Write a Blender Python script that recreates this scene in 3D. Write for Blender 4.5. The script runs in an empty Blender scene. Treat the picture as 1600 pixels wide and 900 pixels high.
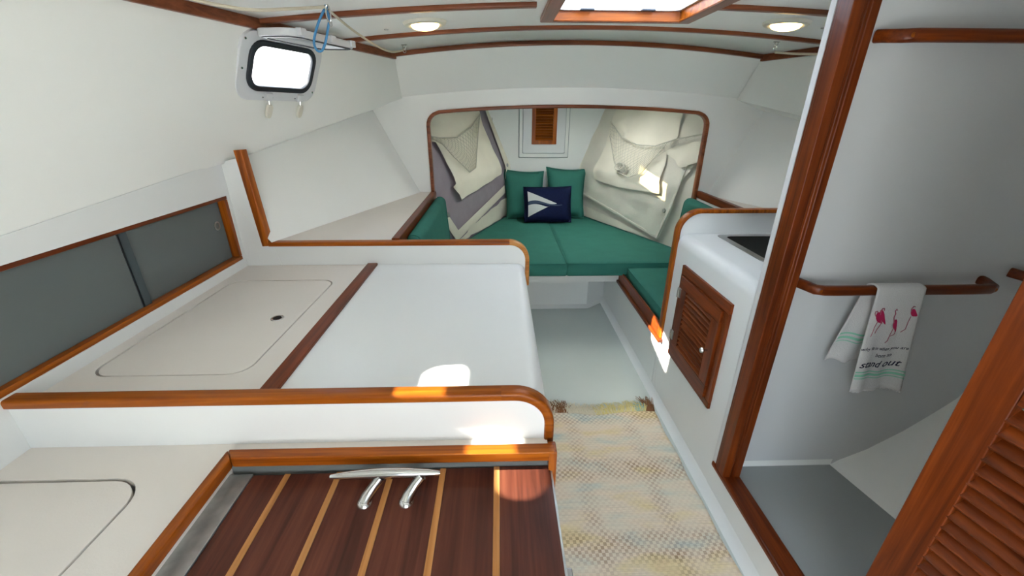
import bpy, bmesh, math, random
from mathutils import Vector, Matrix
random.seed(7)
S = bpy.context.scene
COL = S.collection

# ------------------------------------------------------------------ camera, sky, sun, exposure
PITCH, YAW, ROLL = math.radians(23.26), math.radians(1.76), math.radians(0.18)
cam_d = bpy.data.cameras.new('camera')
cam = bpy.data.objects.new('camera', cam_d); COL.objects.link(cam)
cam_d.sensor_width = 36.0; cam_d.lens = 643/1600*36; cam_d.clip_start = 0.02
fwd = Vector((math.sin(YAW)*math.cos(PITCH), math.cos(YAW)*math.cos(PITCH), -math.sin(PITCH)))
rgt = Vector((math.cos(YAW), -math.sin(YAW), 0)); upv = rgt.cross(fwd)
r2 = rgt*math.cos(ROLL)+upv*math.sin(ROLL); u2 = upv*math.cos(ROLL)-rgt*math.sin(ROLL)
cam.matrix_world = Matrix(((r2.x, u2.x, -fwd.x, 0), (r2.y, u2.y, -fwd.y, 0), (r2.z, u2.z, -fwd.z, 1.5), (0, 0, 0, 1)))
S.camera = cam

world = bpy.data.worlds.new('sky'); S.world = world; world.use_nodes = True
wn, wl = world.node_tree.nodes, world.node_tree.links
wn.clear()
w_out = wn.new('ShaderNodeOutputWorld'); w_bg = wn.new('ShaderNodeBackground')
w_tc = wn.new('ShaderNodeTexCoord'); w_sep = wn.new('ShaderNodeSeparateXYZ')
w_rmp = wn.new('ShaderNodeValToRGB'); w_noi = wn.new('ShaderNodeTexNoise'); w_mix = wn.new('ShaderNodeMixRGB')
wl.new(w_tc.outputs['Generated'], w_sep.inputs[0])
w_map = wn.new('ShaderNodeMapRange'); w_map.inputs[1].default_value = -1; w_map.inputs[2].default_value = 1
wl.new(w_sep.outputs['Z'], w_map.inputs[0]); wl.new(w_map.outputs[0], w_rmp.inputs[0])
e = w_rmp.color_ramp.elements
e[0].position = 0.0; e[0].color = (.55, .56, .55, 1); e[1].position = 1.0; e[1].color = (.42, .62, .95, 1)
for p, c in ((.47, (.62, .64, .63, 1)), (.5, (.85, .92, 1, 1)), (.65, (.62, .80, 1, 1))):
    n = w_rmp.color_ramp.elements.new(p); n.color = c
w_noi.inputs['Scale'].default_value = 3.0; w_noi.inputs['Detail'].default_value = 5
wl.new(w_tc.outputs['Generated'], w_noi.inputs['Vector'])
w_cr = wn.new('ShaderNodeValToRGB'); w_cr.color_ramp.elements[0].position = .42; w_cr.color_ramp.elements[1].position = .62
wl.new(w_noi.outputs[0], w_cr.inputs[0]); wl.new(w_cr.outputs[0], w_mix.inputs[0])
wl.new(w_rmp.outputs[0], w_mix.inputs[1]); w_mix.inputs[2].default_value = (1, 1, 1, 1)
wl.new(w_mix.outputs[0], w_bg.inputs[0]); w_bg.inputs[1].default_value = 2.0
wl.new(w_bg.outputs[0], w_out.inputs[0])

SUN_DIR = Vector((1.30, 0.08, -1.0)).normalized()
sun_d = bpy.data.lights.new('sun', 'SUN'); sun_d.energy = 9.0; sun_d.angle = math.radians(.53); sun_d.color = (1, .93, .80)
sun = bpy.data.objects.new('sun', sun_d); COL.objects.link(sun)
sun.rotation_euler = SUN_DIR.to_track_quat('-Z', 'Y').to_euler()

S.view_settings.view_transform = 'Standard'; S.view_settings.look = 'None'
S.view_settings.gamma = 1.0; S.view_settings.use_curve_mapping = False
S.view_settings.exposure = 1.98

# ------------------------------------------------------------------ materials
def new_mat(name):
    m = bpy.data.materials.new(name); m.use_nodes = True
    nt = m.node_tree; b = nt.nodes['Principled BSDF']
    return m, nt, b

def lin(r, g, b):
    f = lambda v: (v/255/12.92) if v/255 <= .04045 else ((v/255+.055)/1.055)**2.4
    return (f(r), f(g), f(b), 1)

def plain(name, col, rough=.5, metal=0.0, spec=.5, noise=0.0, nscale=6.0, bump=0.0, bscale=80.0):
    m, nt, b = new_mat(name)
    b.inputs['Base Color'].default_value = col; b.inputs['Roughness'].default_value = rough
    b.inputs['Metallic'].default_value = metal; b.inputs['Specular IOR Level'].default_value = spec
    tc = nt.nodes.new('ShaderNodeTexCoord')
    if noise:
        n = nt.nodes.new('ShaderNodeTexNoise'); n.inputs['Scale'].default_value = nscale; n.inputs['Detail'].default_value = 4
        nt.links.new(tc.outputs['Object'], n.inputs['Vector'])
        r = nt.nodes.new('ShaderNodeValToRGB')
        r.color_ramp.elements[0].position = .3; r.color_ramp.elements[1].position = .7
        r.color_ramp.elements[0].color = tuple(c*(1-noise) for c in col[:3])+(1,)
        r.color_ramp.elements[1].color = tuple(min(1, c*(1+noise)) for c in col[:3])+(1,)
        nt.links.new(n.outputs[0], r.inputs[0]); nt.links.new(r.outputs[0], b.inputs['Base Color'])
    if bump:
        n = nt.nodes.new('ShaderNodeTexNoise'); n.inputs['Scale'].default_value = bscale; n.inputs['Detail'].default_value = 3
        nt.links.new(tc.outputs['Object'], n.inputs['Vector'])
        bp = nt.nodes.new('ShaderNodeBump'); bp.inputs['Strength'].default_value = bump; bp.inputs['Distance'].default_value = .003
        nt.links.new(n.outputs[0], bp.inputs['Height']); nt.links.new(bp.outputs[0], b.inputs['Normal'])
    return m

def wood(name, axis, dark, mid, light, rough=.32, coat=.05, fine=1.0):
    m, nt, b = new_mat(name)
    tc = nt.nodes.new('ShaderNodeTexCoord'); mp = nt.nodes.new('ShaderNodeMapping')
    oi = nt.nodes.new('ShaderNodeObjectInfo'); mul = nt.nodes.new('ShaderNodeVectorMath'); mul.operation = 'MULTIPLY_ADD'
    cmb = nt.nodes.new('ShaderNodeCombineXYZ')
    for k in range(3): nt.links.new(oi.outputs['Random'], cmb.inputs[k])
    mul.inputs[1].default_value = (7.3, 11.1, 5.7)
    nt.links.new(cmb.outputs[0], mul.inputs[0]); nt.links.new(tc.outputs['Object'], mul.inputs[2])
    nt.links.new(mul.outputs[0], mp.inputs['Vector'])
    sc = [34*fine]*3; sc['XYZ'.index(axis)] = 1.6
    mp.inputs['Scale'].default_value = sc
    n1 = nt.nodes.new('ShaderNodeTexNoise'); n1.inputs['Scale'].default_value = 1.0; n1.inputs['Detail'].default_value = 6
    n1.inputs['Roughness'].default_value = .6; n1.inputs['Distortion'].default_value = .6
    nt.links.new(mp.outputs[0], n1.inputs['Vector'])
    mp2 = nt.nodes.new('ShaderNodeMapping'); sc2 = [150*fine]*3; sc2['XYZ'.index(axis)] = 5
    mp2.inputs['Scale'].default_value = sc2; nt.links.new(mul.outputs[0], mp2.inputs['Vector'])
    n2 = nt.nodes.new('ShaderNodeTexNoise'); n2.inputs['Scale'].default_value = 1.0; n2.inputs['Detail'].default_value = 2
    nt.links.new(mp2.outputs[0], n2.inputs['Vector'])
    ad = nt.nodes.new('ShaderNodeMath'); ad.operation = 'MULTIPLY_ADD'; ad.inputs[1].default_value = .35
    nt.links.new(n2.outputs[0], ad.inputs[0]); nt.links.new(n1.outputs[0], ad.inputs[2])
    r = nt.nodes.new('ShaderNodeValToRGB'); el = r.color_ramp.elements
    el[0].position = .45; el[0].color = dark; el[1].position = .9; el[1].color = light
    q = el.new(.66); q.color = mid
    nt.links.new(ad.outputs[0], r.inputs[0])
    hv = nt.nodes.new('ShaderNodeHueSaturation')
    mr = nt.nodes.new('ShaderNodeMapRange'); mr.inputs[3].default_value = .86; mr.inputs[4].default_value = 1.14
    nt.links.new(oi.outputs['Random'], mr.inputs[0]); nt.links.new(mr.outputs[0], hv.inputs['Value'])
    nt.links.new(r.outputs[0], hv.inputs['Color']); nt.links.new(hv.outputs[0], b.inputs['Base Color'])
    b.inputs['Roughness'].default_value = rough; b.inputs['Specular IOR Level'].default_value = .22
    b.inputs['Coat Weight'].default_value = coat; b.inputs['Coat Roughness'].default_value = .12
    bp = nt.nodes.new('ShaderNodeBump'); bp.inputs['Strength'].default_value = .08; bp.inputs['Distance'].default_value = .002
    nt.links.new(n2.outputs[0], bp.inputs['Height']); nt.links.new(bp.outputs[0], b.inputs['Normal'])
    return m

TK = {a: wood('varnished_teak_'+a, a, lin(104, 46, 8), lin(150, 76, 14), lin(184, 102, 24)) for a in 'XYZ'}
TD = {a: wood('dark_teak_'+a, a, lin(74, 28, 7), lin(106, 45, 13), lin(134, 62, 20)) for a in 'XYZ'}
TM = {a: wood('ceiling_teak_'+a, a, lin(92, 48, 30), lin(126, 70, 44), lin(150, 88, 58), rough=.3) for a in 'XYZ'}
PLANK = wood('plank_mahogany', 'Y', lin(58, 28, 20), lin(86, 44, 32), lin(108, 60, 43), rough=.42, coat=.05, fine=.8)
HOLLY = wood('plank_holly', 'Y', lin(158, 104, 54), lin(186, 128, 72), lin(204, 148, 92), rough=.4, coat=.1)
WHITE = plain('white_gelcoat', lin(232, 234, 232), .34, noise=.015, nscale=2, bump=.03, bscale=14)
WALLW = plain('white_liner', lin(245, 246, 241), .5, noise=.02, nscale=1.5, bump=.05, bscale=25)
CEILW = plain('white_headliner', lin(249, 250, 246), .55, noise=.01, nscale=1.5, bump=.04, bscale=25)
CREAM = plain('cream_nonskid', lin(230, 223, 214), .6, noise=.02, nscale=3, bump=.10, bscale=260)
GREYF = plain('grey_sole_paint', lin(196, 204, 198), .42, noise=.03, nscale=2.5, bump=.05, bscale=120)
GREYH = plain('grey_head_sole', lin(160, 165, 164), .45, noise=.03, nscale=2.5, bump=.05, bscale=120)
GREEN = plain('teal_canvas', lin(56, 118, 105), .85, spec=.2, noise=.06, nscale=9, bump=.35, bscale=420)
NAVY = plain('navy_needlepoint', lin(22, 30, 62), .9, spec=.15, noise=.12, nscale=60, bump=.5, bscale=300)
CLOTH = plain('cream_canvas', lin(224, 219, 206), .9, spec=.1, noise=.04, nscale=6, bump=.4, bscale=160)
CLOTH2 = plain('pale_canvas', lin(234, 228, 212), .9, spec=.1, noise=.03, nscale=6, bump=.3, bscale=160)
MAUVE = plain('mauve_lining', lin(160, 150, 158), .85, spec=.1, noise=.06, nscale=8)
NETM = plain('net_cord', lin(196, 192, 178), .9)
STEEL = plain('polished_steel', lin(200, 200, 198), .16, 1.0, noise=.03, nscale=30)
ALU = plain('galvanised_strip', lin(176, 178, 174), .42, .75, noise=.14, nscale=38, bump=.1, bscale=90)
CHROME = plain('brushed_steel', lin(186, 186, 182), .28, 1.0)
RUBBER = plain('black_gasket', lin(34, 40, 48), .5)
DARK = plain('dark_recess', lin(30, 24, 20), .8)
FRAMEW = plain('white_plastic', lin(222, 224, 226), .32)
TOGG = plain('ivory_plastic', lin(226, 222, 206), .4)
BLUEC = plain('blue_cord', lin(78, 142, 190), .8, bump=.5, bscale=500)
ROPE = plain('cream_rope', lin(216, 206, 184), .9, bump=.5, bscale=500)
MINT = plain('mint_stripe', lin(150, 214, 186), .9)
TOWELM = plain('white_towel', lin(226, 224, 222), .95, spec=.1, bump=.6, bscale=350)
INK = plain('navy_thread', lin(34, 36, 62), .8)
PINK = plain('pink_thread', lin(190, 24, 84), .8)
PINKL = plain('pale_pink_thread', lin(176, 100, 116), .8)
BURGEE = plain('white_needlepoint', lin(206, 208, 206), .9, bump=.5, bscale=300)
BURG2 = plain('slate_needlepoint', lin(56, 72, 96), .9, bump=.5, bscale=300)
PIPE = plain('cream_piping', lin(206, 190, 150), .7)
LOCKIN = plain('locker_lining', lin(150, 154, 150), .6)

def glass_mat(name, tint, alpha, rough=.03):
    m, nt, b = new_mat(name)
    out = nt.nodes['Material Output']
    tr = nt.nodes.new('ShaderNodeBsdfTransparent'); tr.inputs[0].default_value = tint
    gl = nt.nodes.new('ShaderNodeBsdfGlossy'); gl.inputs['Roughness'].default_value = rough
    lw = nt.nodes.new('ShaderNodeLayerWeight'); lw.inputs[0].default_value = .5
    pw = nt.nodes.new('ShaderNodeMath'); pw.operation = 'POWER'; pw.inputs[1].default_value = 4
    fr = nt.nodes.new('ShaderNodeMath'); fr.operation = 'MULTIPLY_ADD'; fr.inputs[1].default_value = .7; fr.inputs[2].default_value = .05
    nt.links.new(lw.outputs['Facing'], pw.inputs[0]); nt.links.new(pw.outputs[0], fr.inputs[0])
    mx = nt.nodes.new('ShaderNodeMixShader')
    nt.links.new(fr.outputs[0], mx.inputs[0]); nt.links.new(tr.outputs[0], mx.inputs[1]); nt.links.new(gl.outputs[0], mx.inputs[2])
    nt.nodes.remove(b)
    if alpha:
        df = nt.nodes.new('ShaderNodeBsdfDiffuse'); df.inputs[0].default_value = alpha[0]
        m2 = nt.nodes.new('ShaderNodeMixShader'); m2.inputs[0].default_value = alpha[1]
        nt.links.new(mx.outputs[0], m2.inputs[1]); nt.links.new(df.outputs[0], m2.inputs[2]); mx = m2
    nt.links.new(mx.outputs[0], out.inputs[0])
    return m
GLASS = glass_mat('clear_pane', (.93, .96, .98, 1), None)
SMOKE = glass_mat('smoked_pane', (.6, .64, .64, 1), (lin(130, 138, 136), .55))
def translucent(name, col):
    m, nt, b = new_mat(name); out = nt.nodes['Material Output']; nt.nodes.remove(b)
    t = nt.nodes.new('ShaderNodeBsdfTranslucent'); t.inputs[0].default_value = col
    g = nt.nodes.new('ShaderNodeBsdfGlossy'); g.inputs['Roughness'].default_value = .25
    mx = nt.nodes.new('ShaderNodeMixShader'); mx.inputs[0].default_value = .06
    nt.links.new(t.outputs[0], mx.inputs[1]); nt.links.new(g.outputs[0], mx.inputs[2]); nt.links.new(mx.outputs[0], out.inputs[0])
    return m
LENSF = translucent('clear_frosted_lens', (.98, .98, .96, 1))
LENS = translucent('frosted_lens', (.72, .76, .82, 1))
HAZE = glass_mat('hazed_acrylic', (.85, .88, .92, 1), (lin(214, 214, 220), .35))

def emit_mat(name, col, s):
    m, nt, b = new_mat(name)
    b.inputs['Base Color'].default_value = (.9, .85, .7, 1)
    b.inputs['Emission Color'].default_value = col; b.inputs['Emission Strength'].default_value = s
    return m
LAMPE = emit_mat('lit_diffuser', lin(255, 214, 140), 2.2)

# woven rug: cream checks, faded blue / yellow zones, brown check rows and columns
def rug_mat():
    m, nt, b = new_mat('woven_rag_rug')
    N = nt.nodes; Lk = nt.links
    tc = N.new('ShaderNodeTexCoord'); sp = N.new('ShaderNodeSeparateXYZ'); Lk.new(tc.outputs['Object'], sp.inputs[0])
    def math_(op, a, bb=None, c=None):
        n = N.new('ShaderNodeMath'); n.operation = op
        for i, v in enumerate((a, bb, c)):
            if v is None: continue
            if isinstance(v, (int, float)): n.inputs[i].default_value = v
            else: Lk.new(v, n.inputs[i])
        return n.outputs[0]
    wob = N.new('ShaderNodeTexNoise'); wob.inputs['Scale'].default_value = 9; Lk.new(tc.outputs['Object'], wob.inputs['Vector'])
    yw = math_('MULTIPLY_ADD', wob.outputs[0], .010, sp.outputs['Y'])
    cx = math_('FLOOR', math_('DIVIDE', sp.outputs['X'], .0125)); cy = math_('FLOOR', math_('DIVIDE', yw, .0135))
    par = math_('MODULO', math_('ABSOLUTE', math_('ADD', cx, cy)), 2)
    def noise(scale, sx, sy, det=2):
        mp = N.new('ShaderNodeMapping'); mp.inputs['Scale'].default_value = (sx, sy, 1); Lk.new(tc.outputs['Object'], mp.inputs[0])
        n = N.new('ShaderNodeTexNoise'); n.inputs['Scale'].default_value = scale; n.inputs['Detail'].default_value = det
        Lk.new(mp.outputs[0], n.inputs['Vector']); return n.outputs[0]
    def ramp(v, stops):
        r = N.new('ShaderNodeValToRGB'); el = r.color_ramp.elements
        el[0].position, el[0].color = stops[0]; el[1].position, el[1].color = stops[-1]
        for p, c in stops[1:-1]:
            q = el.new(p); q.color = c
        Lk.new(v, r.inputs[0]); return r.outputs[0]
    zone = noise(2.4, 1.2, 3.2, 3)
    base = ramp(zone, [(.28, lin(190, 206, 202)), (.42, lin(236, 226, 204)), (.52, lin(244, 226, 202)), (.62, lin(242, 222, 176)), (.76, lin(232, 202, 162))])
    # dark check strength: rows in y (period .33) and a column at two places in x
    wy = math_('SINE', math_('MULTIPLY_ADD', sp.outputs['Y'], 2*math.pi/.36, 1.2))
    rowm = math_('SMOOTH_MIN', math_('MAXIMUM', math_('MULTIPLY_ADD', wy, 1.3, -.35), 0), 1.0, .1)
    wx = math_('SINE', math_('MULTIPLY_ADD', sp.outputs['X'], 2*math.pi/.30, -1.0))
    colm = math_('MULTIPLY', math_('MAXIMUM', math_('MULTIPLY_ADD', wx, 1.5, -.85), 0), .7)
    rnd = noise(14, 1, 1, 2)
    st = math_('MINIMUM', math_('ADD', math_('ADD', rowm, colm), .22), 1.0)
    st = math_('MULTIPLY', st, math_('MULTIPLY_ADD', rnd, 1.25, -.12))
    fac = math_('MINIMUM', math_('MULTIPLY', st, math_('MULTIPLY_ADD', par, .8, .10)), .85)
    tint = ramp(noise(2.6, 1.0, 3.0, 1), [(.33, lin(150, 160, 158)), (.43, lin(168, 124, 90)), (.62, lin(142, 98, 62)), (.75, lin(180, 150, 100))])
    mx = N.new('ShaderNodeMixRGB'); Lk.new(fac, mx.inputs[0]); Lk.new(base, mx.inputs[1]); Lk.new(tint, mx.inputs[2])
    lines = noise(1, 6, 420, 1)
    m2 = N.new('ShaderNodeMixRGB'); m2.blend_type = 'MULTIPLY'; m2.inputs[0].default_value = .35
    Lk.new(mx.outputs[0], m2.inputs[1]); Lk.new(ramp(lines, [(.3, (.6, .6, .6, 1)), (.55, (1, 1, 1, 1))]), m2.inputs[2])
    Lk.new(m2.outputs[0], b.inputs['Base Color']); b.inputs['Roughness'].default_value = .95; b.inputs['Specular IOR Level'].default_value = .1
    bp = N.new('ShaderNodeBump'); bp.inputs['Strength'].default_value = .5; bp.inputs['Distance'].default_value = .004
    Lk.new(math_('ADD', math_('MULTIPLY', par, .5), lines), bp.inputs['Height']); Lk.new(bp.outputs[0], b.inputs['Normal'])
    return m
RUG = rug_mat()

# ------------------------------------------------------------------ mesh helpers
class MB:
    def __init__(s): s.v = []; s.f = []; s.mi = []; s.cur = 0
    def add(s, vs, fs):
        o = len(s.v); s.v += [tuple(p) for p in vs]
        for f in fs: s.f.append([i+o for i in f]); s.mi.append(s.cur)
        return s
    def box(s, x0, x1, y0, y1, z0, z1):
        v = [(x, y, z) for z in (z0, z1) for y in (y0, y1) for x in (x0, x1)]
        return s.add(v, [(0, 2, 3, 1), (4, 5, 7, 6), (0, 1, 5, 4), (2, 6, 7, 3), (0, 4, 6, 2), (1, 3, 7, 5)])
    def prism(s, poly, fn, a, b):            # poly of 2-D points, fn(u, v, w) gives 3-D
        n = len(poly)
        v = [fn(p[0], p[1], a) for p in poly]+[fn(p[0], p[1], b) for p in poly]
        f = [tuple(range(n-1, -1, -1)), tuple(range(n, 2*n))]+[(i, (i+1) % n, n+(i+1) % n, n+i) for i in range(n)]
        return s.add(v, f)
    def sweep(s, path, prof, ref, closed=False, cap=True):   # prof of (side, up); ref = constant "up"-ish normal or list
        path = [Vector(p) for p in path]; n = len(path); m = len(prof); vs = []
        for i, p in enumerate(path):
            a = path[(i-1) % n] if (closed or i > 0) else p
            c = path[(i+1) % n] if (closed or i < n-1) else p
            t1 = (p-a).normalized() if (p-a).length > 1e-9 else None
            t2 = (c-p).normalized() if (c-p).length > 1e-9 else None
            t = ((t1 or t2)+(t2 or t1)).normalized()
            k = 1.0
            if t1 and t2: k = 1/max(.35, math.sqrt(max(.05, (1+t1.dot(t2))/2)))
            r = Vector(ref[i] if isinstance(ref, list) else ref)
            side = t.cross(r).normalized(); nor = side.cross(t).normalized()
            for (q, w) in prof: vs.append(p+side*q*k+nor*w)
        f = []
        for i in range(n if closed else n-1):
            j = (i+1) % n
            for q in range(m):
                r_ = (q+1) % m; f.append((i*m+q, i*m+r_, j*m+r_, j*m+q))
        if cap and not closed:
            f.append(tuple(range(m-1, -1, -1))); f.append(tuple((n-1)*m+q for q in range(m)))
        return s.add(vs, f)
    def tube(s, path, r, n=8, closed=False, ref=None):
        path = [Vector(p) for p in path]
        rr = r if isinstance(r, (list, tuple)) else [r]*len(path)
        N = len(path); vs = []; prev = None
        for i, p in enumerate(path):
            a = path[(i-1) % N] if (closed or i > 0) else p
            c = path[(i+1) % N] if (closed or i < N-1) else p
            t = (c-a).normalized()
            if prev is None:
                h = Vector((0, 0, 1)) if abs(t.z) < .9 else Vector((1, 0, 0))
                u = t.cross(h).normalized()
            else:
                u = (prev-t*prev.dot(t)).normalized()
            prev = u; w = t.cross(u)
            for k in range(n):
                an = 2*math.pi*k/n; vs.append(p+(u*math.cos(an)+w*math.sin(an))*rr[i])
        f = []
        for i in range(N if closed else N-1):
            j = (i+1) % N
            for k in range(n):
                l = (k+1) % n; f.append((i*n+k, i*n+l, j*n+l, j*n+k))
        if not closed:
            f.append(tuple(range(n-1, -1, -1))); f.append(tuple((N-1)*n+k for k in range(n)))
        return s.add(vs, f)
    def lathe(s, prof, o, ax=(0, 0, 1), n=24):
        ax = Vector(ax).normalized(); h = Vector((1, 0, 0)) if abs(ax.x) < .9 else Vector((0, 1, 0))
        u = ax.cross(h).normalized(); w = ax.cross(u); o = Vector(o); vs = []; m = len(prof)
        for k in range(n):
            an = 2*math.pi*k/n; d = u*math.cos(an)+w*math.sin(an)
            for (r, z) in prof: vs.append(o+d*r+ax*z)
        f = []
        for k in range(n):
            l = (k+1) % n
            for q in range(m-1): f.append((k*m+q, l*m+q, l*m+q+1, k*m+q+1))
        f.append(tuple(k*m for k in range(n-1, -1, -1))); f.append(tuple(k*m+m-1 for k in range(n)))
        return s.add(vs, f)
    def grid(s, fn, nu, nv, skip=None):
        vs = [fn(i/nu, j/nv) for j in range(nv+1) for i in range(nu+1)]
        f = [(j*(nu+1)+i, j*(nu+1)+i+1, (j+1)*(nu+1)+i+1, (j+1)*(nu+1)+i) for j in range(nv) for i in range(nu) if not (skip and skip(i, j))]
        return s.add(vs, f)
    def ring(s, outer, inner, fn, a, b):     # loops of equal length, extruded from a to b
        n = len(outer)
        v = [fn(*p, a) for p in outer]+[fn(*p, a) for p in inner]+[fn(*p, b) for p in outer]+[fn(*p, b) for p in inner]
        f = []
        for i in range(n):
            j = (i+1) % n
            f += [(i, j, n+j, n+i), (2*n+i, 3*n+i, 3*n+j, 2*n+j), (i, 2*n+i, 2*n+j, j), (n+i, n+j, 3*n+j, 3*n+i)]
        return s.add(v, f)
    def build(s, name, mat, parent=None, bevel=0, seg=2, smooth=True, subsurf=0, solid=0, angle=40, off=0.0):
        root = parent
        loc = Vector((0, 0, 0))
        while root is not None:
            loc += Vector(root.location); root = root.parent
        me = bpy.data.meshes.new(name)
        me.from_pydata([tuple(Vector(p)-loc) for p in s.v], [], s.f)
        mats = mat if isinstance(mat, (list, tuple)) else [mat]
        for m in mats: me.materials.append(m)
        for p, k in zip(me.polygons, s.mi): p.material_index = k; p.use_smooth = smooth
        bm = bmesh.new(); bm.from_mesh(me); bmesh.ops.remove_doubles(bm, verts=bm.verts, dist=1e-6)
        bmesh.ops.recalc_face_normals(bm, faces=bm.faces); bm.to_mesh(me); bm.free()
        if smooth:
            try: me.set_sharp_from_angle(angle=math.radians(angle))
            except Exception: pass
        o = bpy.data.objects.new(name, me); COL.objects.link(o)
        if parent: o.parent = parent
        if solid:
            md = o.modifiers.new('solid', 'SOLIDIFY'); md.thickness = solid; md.offset = off
        if bevel:
            md = o.modifiers.new('bevel', 'BEVEL'); md.width = bevel; md.segments = seg; md.limit_method = 'ANGLE'; md.angle_limit = math.radians(35)
            md.harden_normals = True
        if subsurf:
            md = o.modifiers.new('sub', 'SUBSURF'); md.levels = subsurf; md.render_levels = subsurf
        return o

def thing(name, label, cat, loc=(0, 0, 0), group=None):
    o = bpy.data.objects.new(name, None); COL.objects.link(o); o.location = loc; o.empty_display_size = .05
    return tag(o, label, cat, group)
def tag(o, label, cat, group=None):
    o['label'] = label; o['category'] = cat
    if group: o['group'] = group
    return o
def struct(o, label=None):
    o['kind'] = 'structure'
    if label: o['label'] = label
    return o
def rrect(w, h, r, n=6, cx=0, cy=0):
    out = []
    for sx, sy, a0 in ((1, 1, 0), (-1, 1, 90), (-1, -1, 180), (1, -1, 270)):
        for k in range(n+1):
            a = math.radians(a0+90*k/n); out.append((cx+sx*(w/2-r)+r*math.cos(a), cy+sy*(h/2-r)+r*math.sin(a)))
    return out
def arc(cx, cy, r, a0, a1, n=8):
    return [(cx+r*math.cos(math.radians(a0+(a1-a0)*k/n)), cy+r*math.sin(math.radians(a0+(a1-a0)*k/n))) for k in range(n+1)]
def rprof(w, h, r=.004, n=3):                # rounded rectangular section, centred
    return rrect(w, h, r, n)
def lerp(a, b, t): return a+(b-a)*t
def interp(x, xs, ys):
    if x <= xs[0]: return ys[0]
    for i in range(len(xs)-1):
        if x <= xs[i+1]: return lerp(ys[i], ys[i+1], (x-xs[i])/(xs[i+1]-xs[i]))
    return ys[-1]
XZ = lambda u, v, w: (u, w, v)               # polygon in the x-z plane, extruded along y
XY = lambda u, v, w: (u, v, w)
YZ = lambda u, v, w: (w, u, v)

# ------------------------------------------------------------------ the cabin shell
CX = .45                                     # boat centre line
AFT = -.7
def half(y): return 1.024+.31*(2.55-max(y, .9))              # half width of the cabin top
def ceil_z(x, y): return 1.85-.063*min(1.2, abs((x-CX)/half(y)))**2
def low_x(y): return interp(y, [1.40, 1.50, 1.60, 1.70, 1.80, 1.92, 2.8], [-1.08, -1.079, -1.072, -1.055, -1.026, -.982, -.605])   # foot of the trunk side
def low_z(y): return interp(y, [AFT, .895, 1.69, 2.8], [1.12, 1.253, 1.322, 1.576])

# ceiling with the hatch opening
HX0, HX1, HY0, HY1 = .22, .73, 1.38, 1.925
tbreak = [-1, -.8, -.6, -.4, None, None, .55, .7, .85, 1]
def ceil_x(k, y):
    if k == 4: return HX0
    if k == 5: return HX1
    return CX+tbreak[k]*half(y)
ys = [AFT, 0, .5, .9, HY0, HY1, 2.2, 2.55]
mb = MB()
xs_n = 10
fine = []
for k in range(xs_n-1): fine += [(k, j/3) for j in range(3)]
fine.append((xs_n-1, 0))
def cpt(c, y):
    k, t = c
    x = ceil_x(k, y) if t == 0 else lerp(ceil_x(k, y), ceil_x(k+1, y), t)
    return (x, y, ceil_z(x, y))
vs = [cpt(c, y) for y in ys for c in fine]; W = len(fine); fs = []
for j in range(len(ys)-1):
    for i in range(W-1):
        if ys[j] == HY0 and fine[i][0] == 4: continue
        fs.append((j*W+i, j*W+i+1, (j+1)*W+i+1, (j+1)*W+i))
mb.add(vs, fs)
struct(mb.build('ceiling', CEILW, solid=.03, off=1), 'white cambered cabin ceiling with a hatch opening')

# trunk sides (with porthole openings on the left)
PORTS = [(1.838, 1.660), (.69, 1.63)]        # centres y, z
PW, PH, PR = .325, .168, .05                 # clear opening
def trunk_pt(side, y, t):                    # t 0 foot .. 1 ceiling
    lx, lz = low_x(y), low_z(y); tx = CX-half(y); tz = ceil_z(tx, y)
    if y > 2.55:
        s = (y-2.55)/.25; tx = lerp(-.574, -.605, s); tz = lerp(1.787, 1.576, s)
    x = lerp(lx, tx, t); z = lerp(lz, tz, t)
    return (x if side < 0 else 2*CX-x, y, z)
def trunk_at(y, z):
    lx, lz = low_x(y), low_z(y); tx = CX-half(y); tz = ceil_z(tx, y)
    t = (z-lz)/(tz-lz); return Vector((lerp(lx, tx, t), y, z))
def trunk_frame(y0, z0):                     # local frame on the trunk side: along, up, inward
    o = trunk_at(y0, z0); a = (trunk_at(y0+.1, z0)-o).normalized(); u = (trunk_at(y0, z0+.05)-o).normalized()
    n = a.cross(u).normalized()
    if n.x < 0: n = -n
    u = n.cross(a).normalized()
    if u.z < 0: u = -u
    return o, a, u, n

def trunk_wall(side, name, ports, label):
    def fn(u, v):
        y = lerp(AFT, 2.55, u/.9) if u < .9 else lerp(2.55, 2.8, (u-.9)/.1)
        return trunk_pt(side, y, v)
    o = MB().grid(fn, 80, 8).build(name, WALLW, solid=.03, off=0, angle=45)
    cut = []
    for (py, pz) in ports:
        ob, a, u, nrm = trunk_frame(py, pz)
        if side > 0: mir = lambda q: Vector((2*CX-q.x, q.y, q.z))
        else: mir = lambda q: q
        c = MB().prism(rrect(PW, PH, PR, 6), lambda p, q, w: mir(ob+a*p+u*q+nrm*w), -.2, .2).build('cutter', DARK, smooth=False)
        md = o.modifiers.new('cut', 'BOOLEAN'); md.operation = 'DIFFERENCE'; md.object = c; md.solver = 'EXACT'; cut.append(c)
    bpy.context.view_layer.update()
    me = bpy.data.meshes.new_from_object(o.evaluated_get(bpy.context.evaluated_depsgraph_get()))
    o.modifiers.clear(); o.data = me; me.materials.clear(); me.materials.append(WALLW)
    for p in me.polygons: p.material_index = 0; p.use_smooth = True
    me.set_sharp_from_angle(angle=math.radians(30))
    for c in cut: bpy.data.objects.remove(c)
    struct(o, label)
trunk_wall(-1, 'wall_left', PORTS, 'white left cabin side with two portlights')
trunk_wall(1, 'wall_right', [(1.838, 1.660)], 'white right cabin side')
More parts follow.
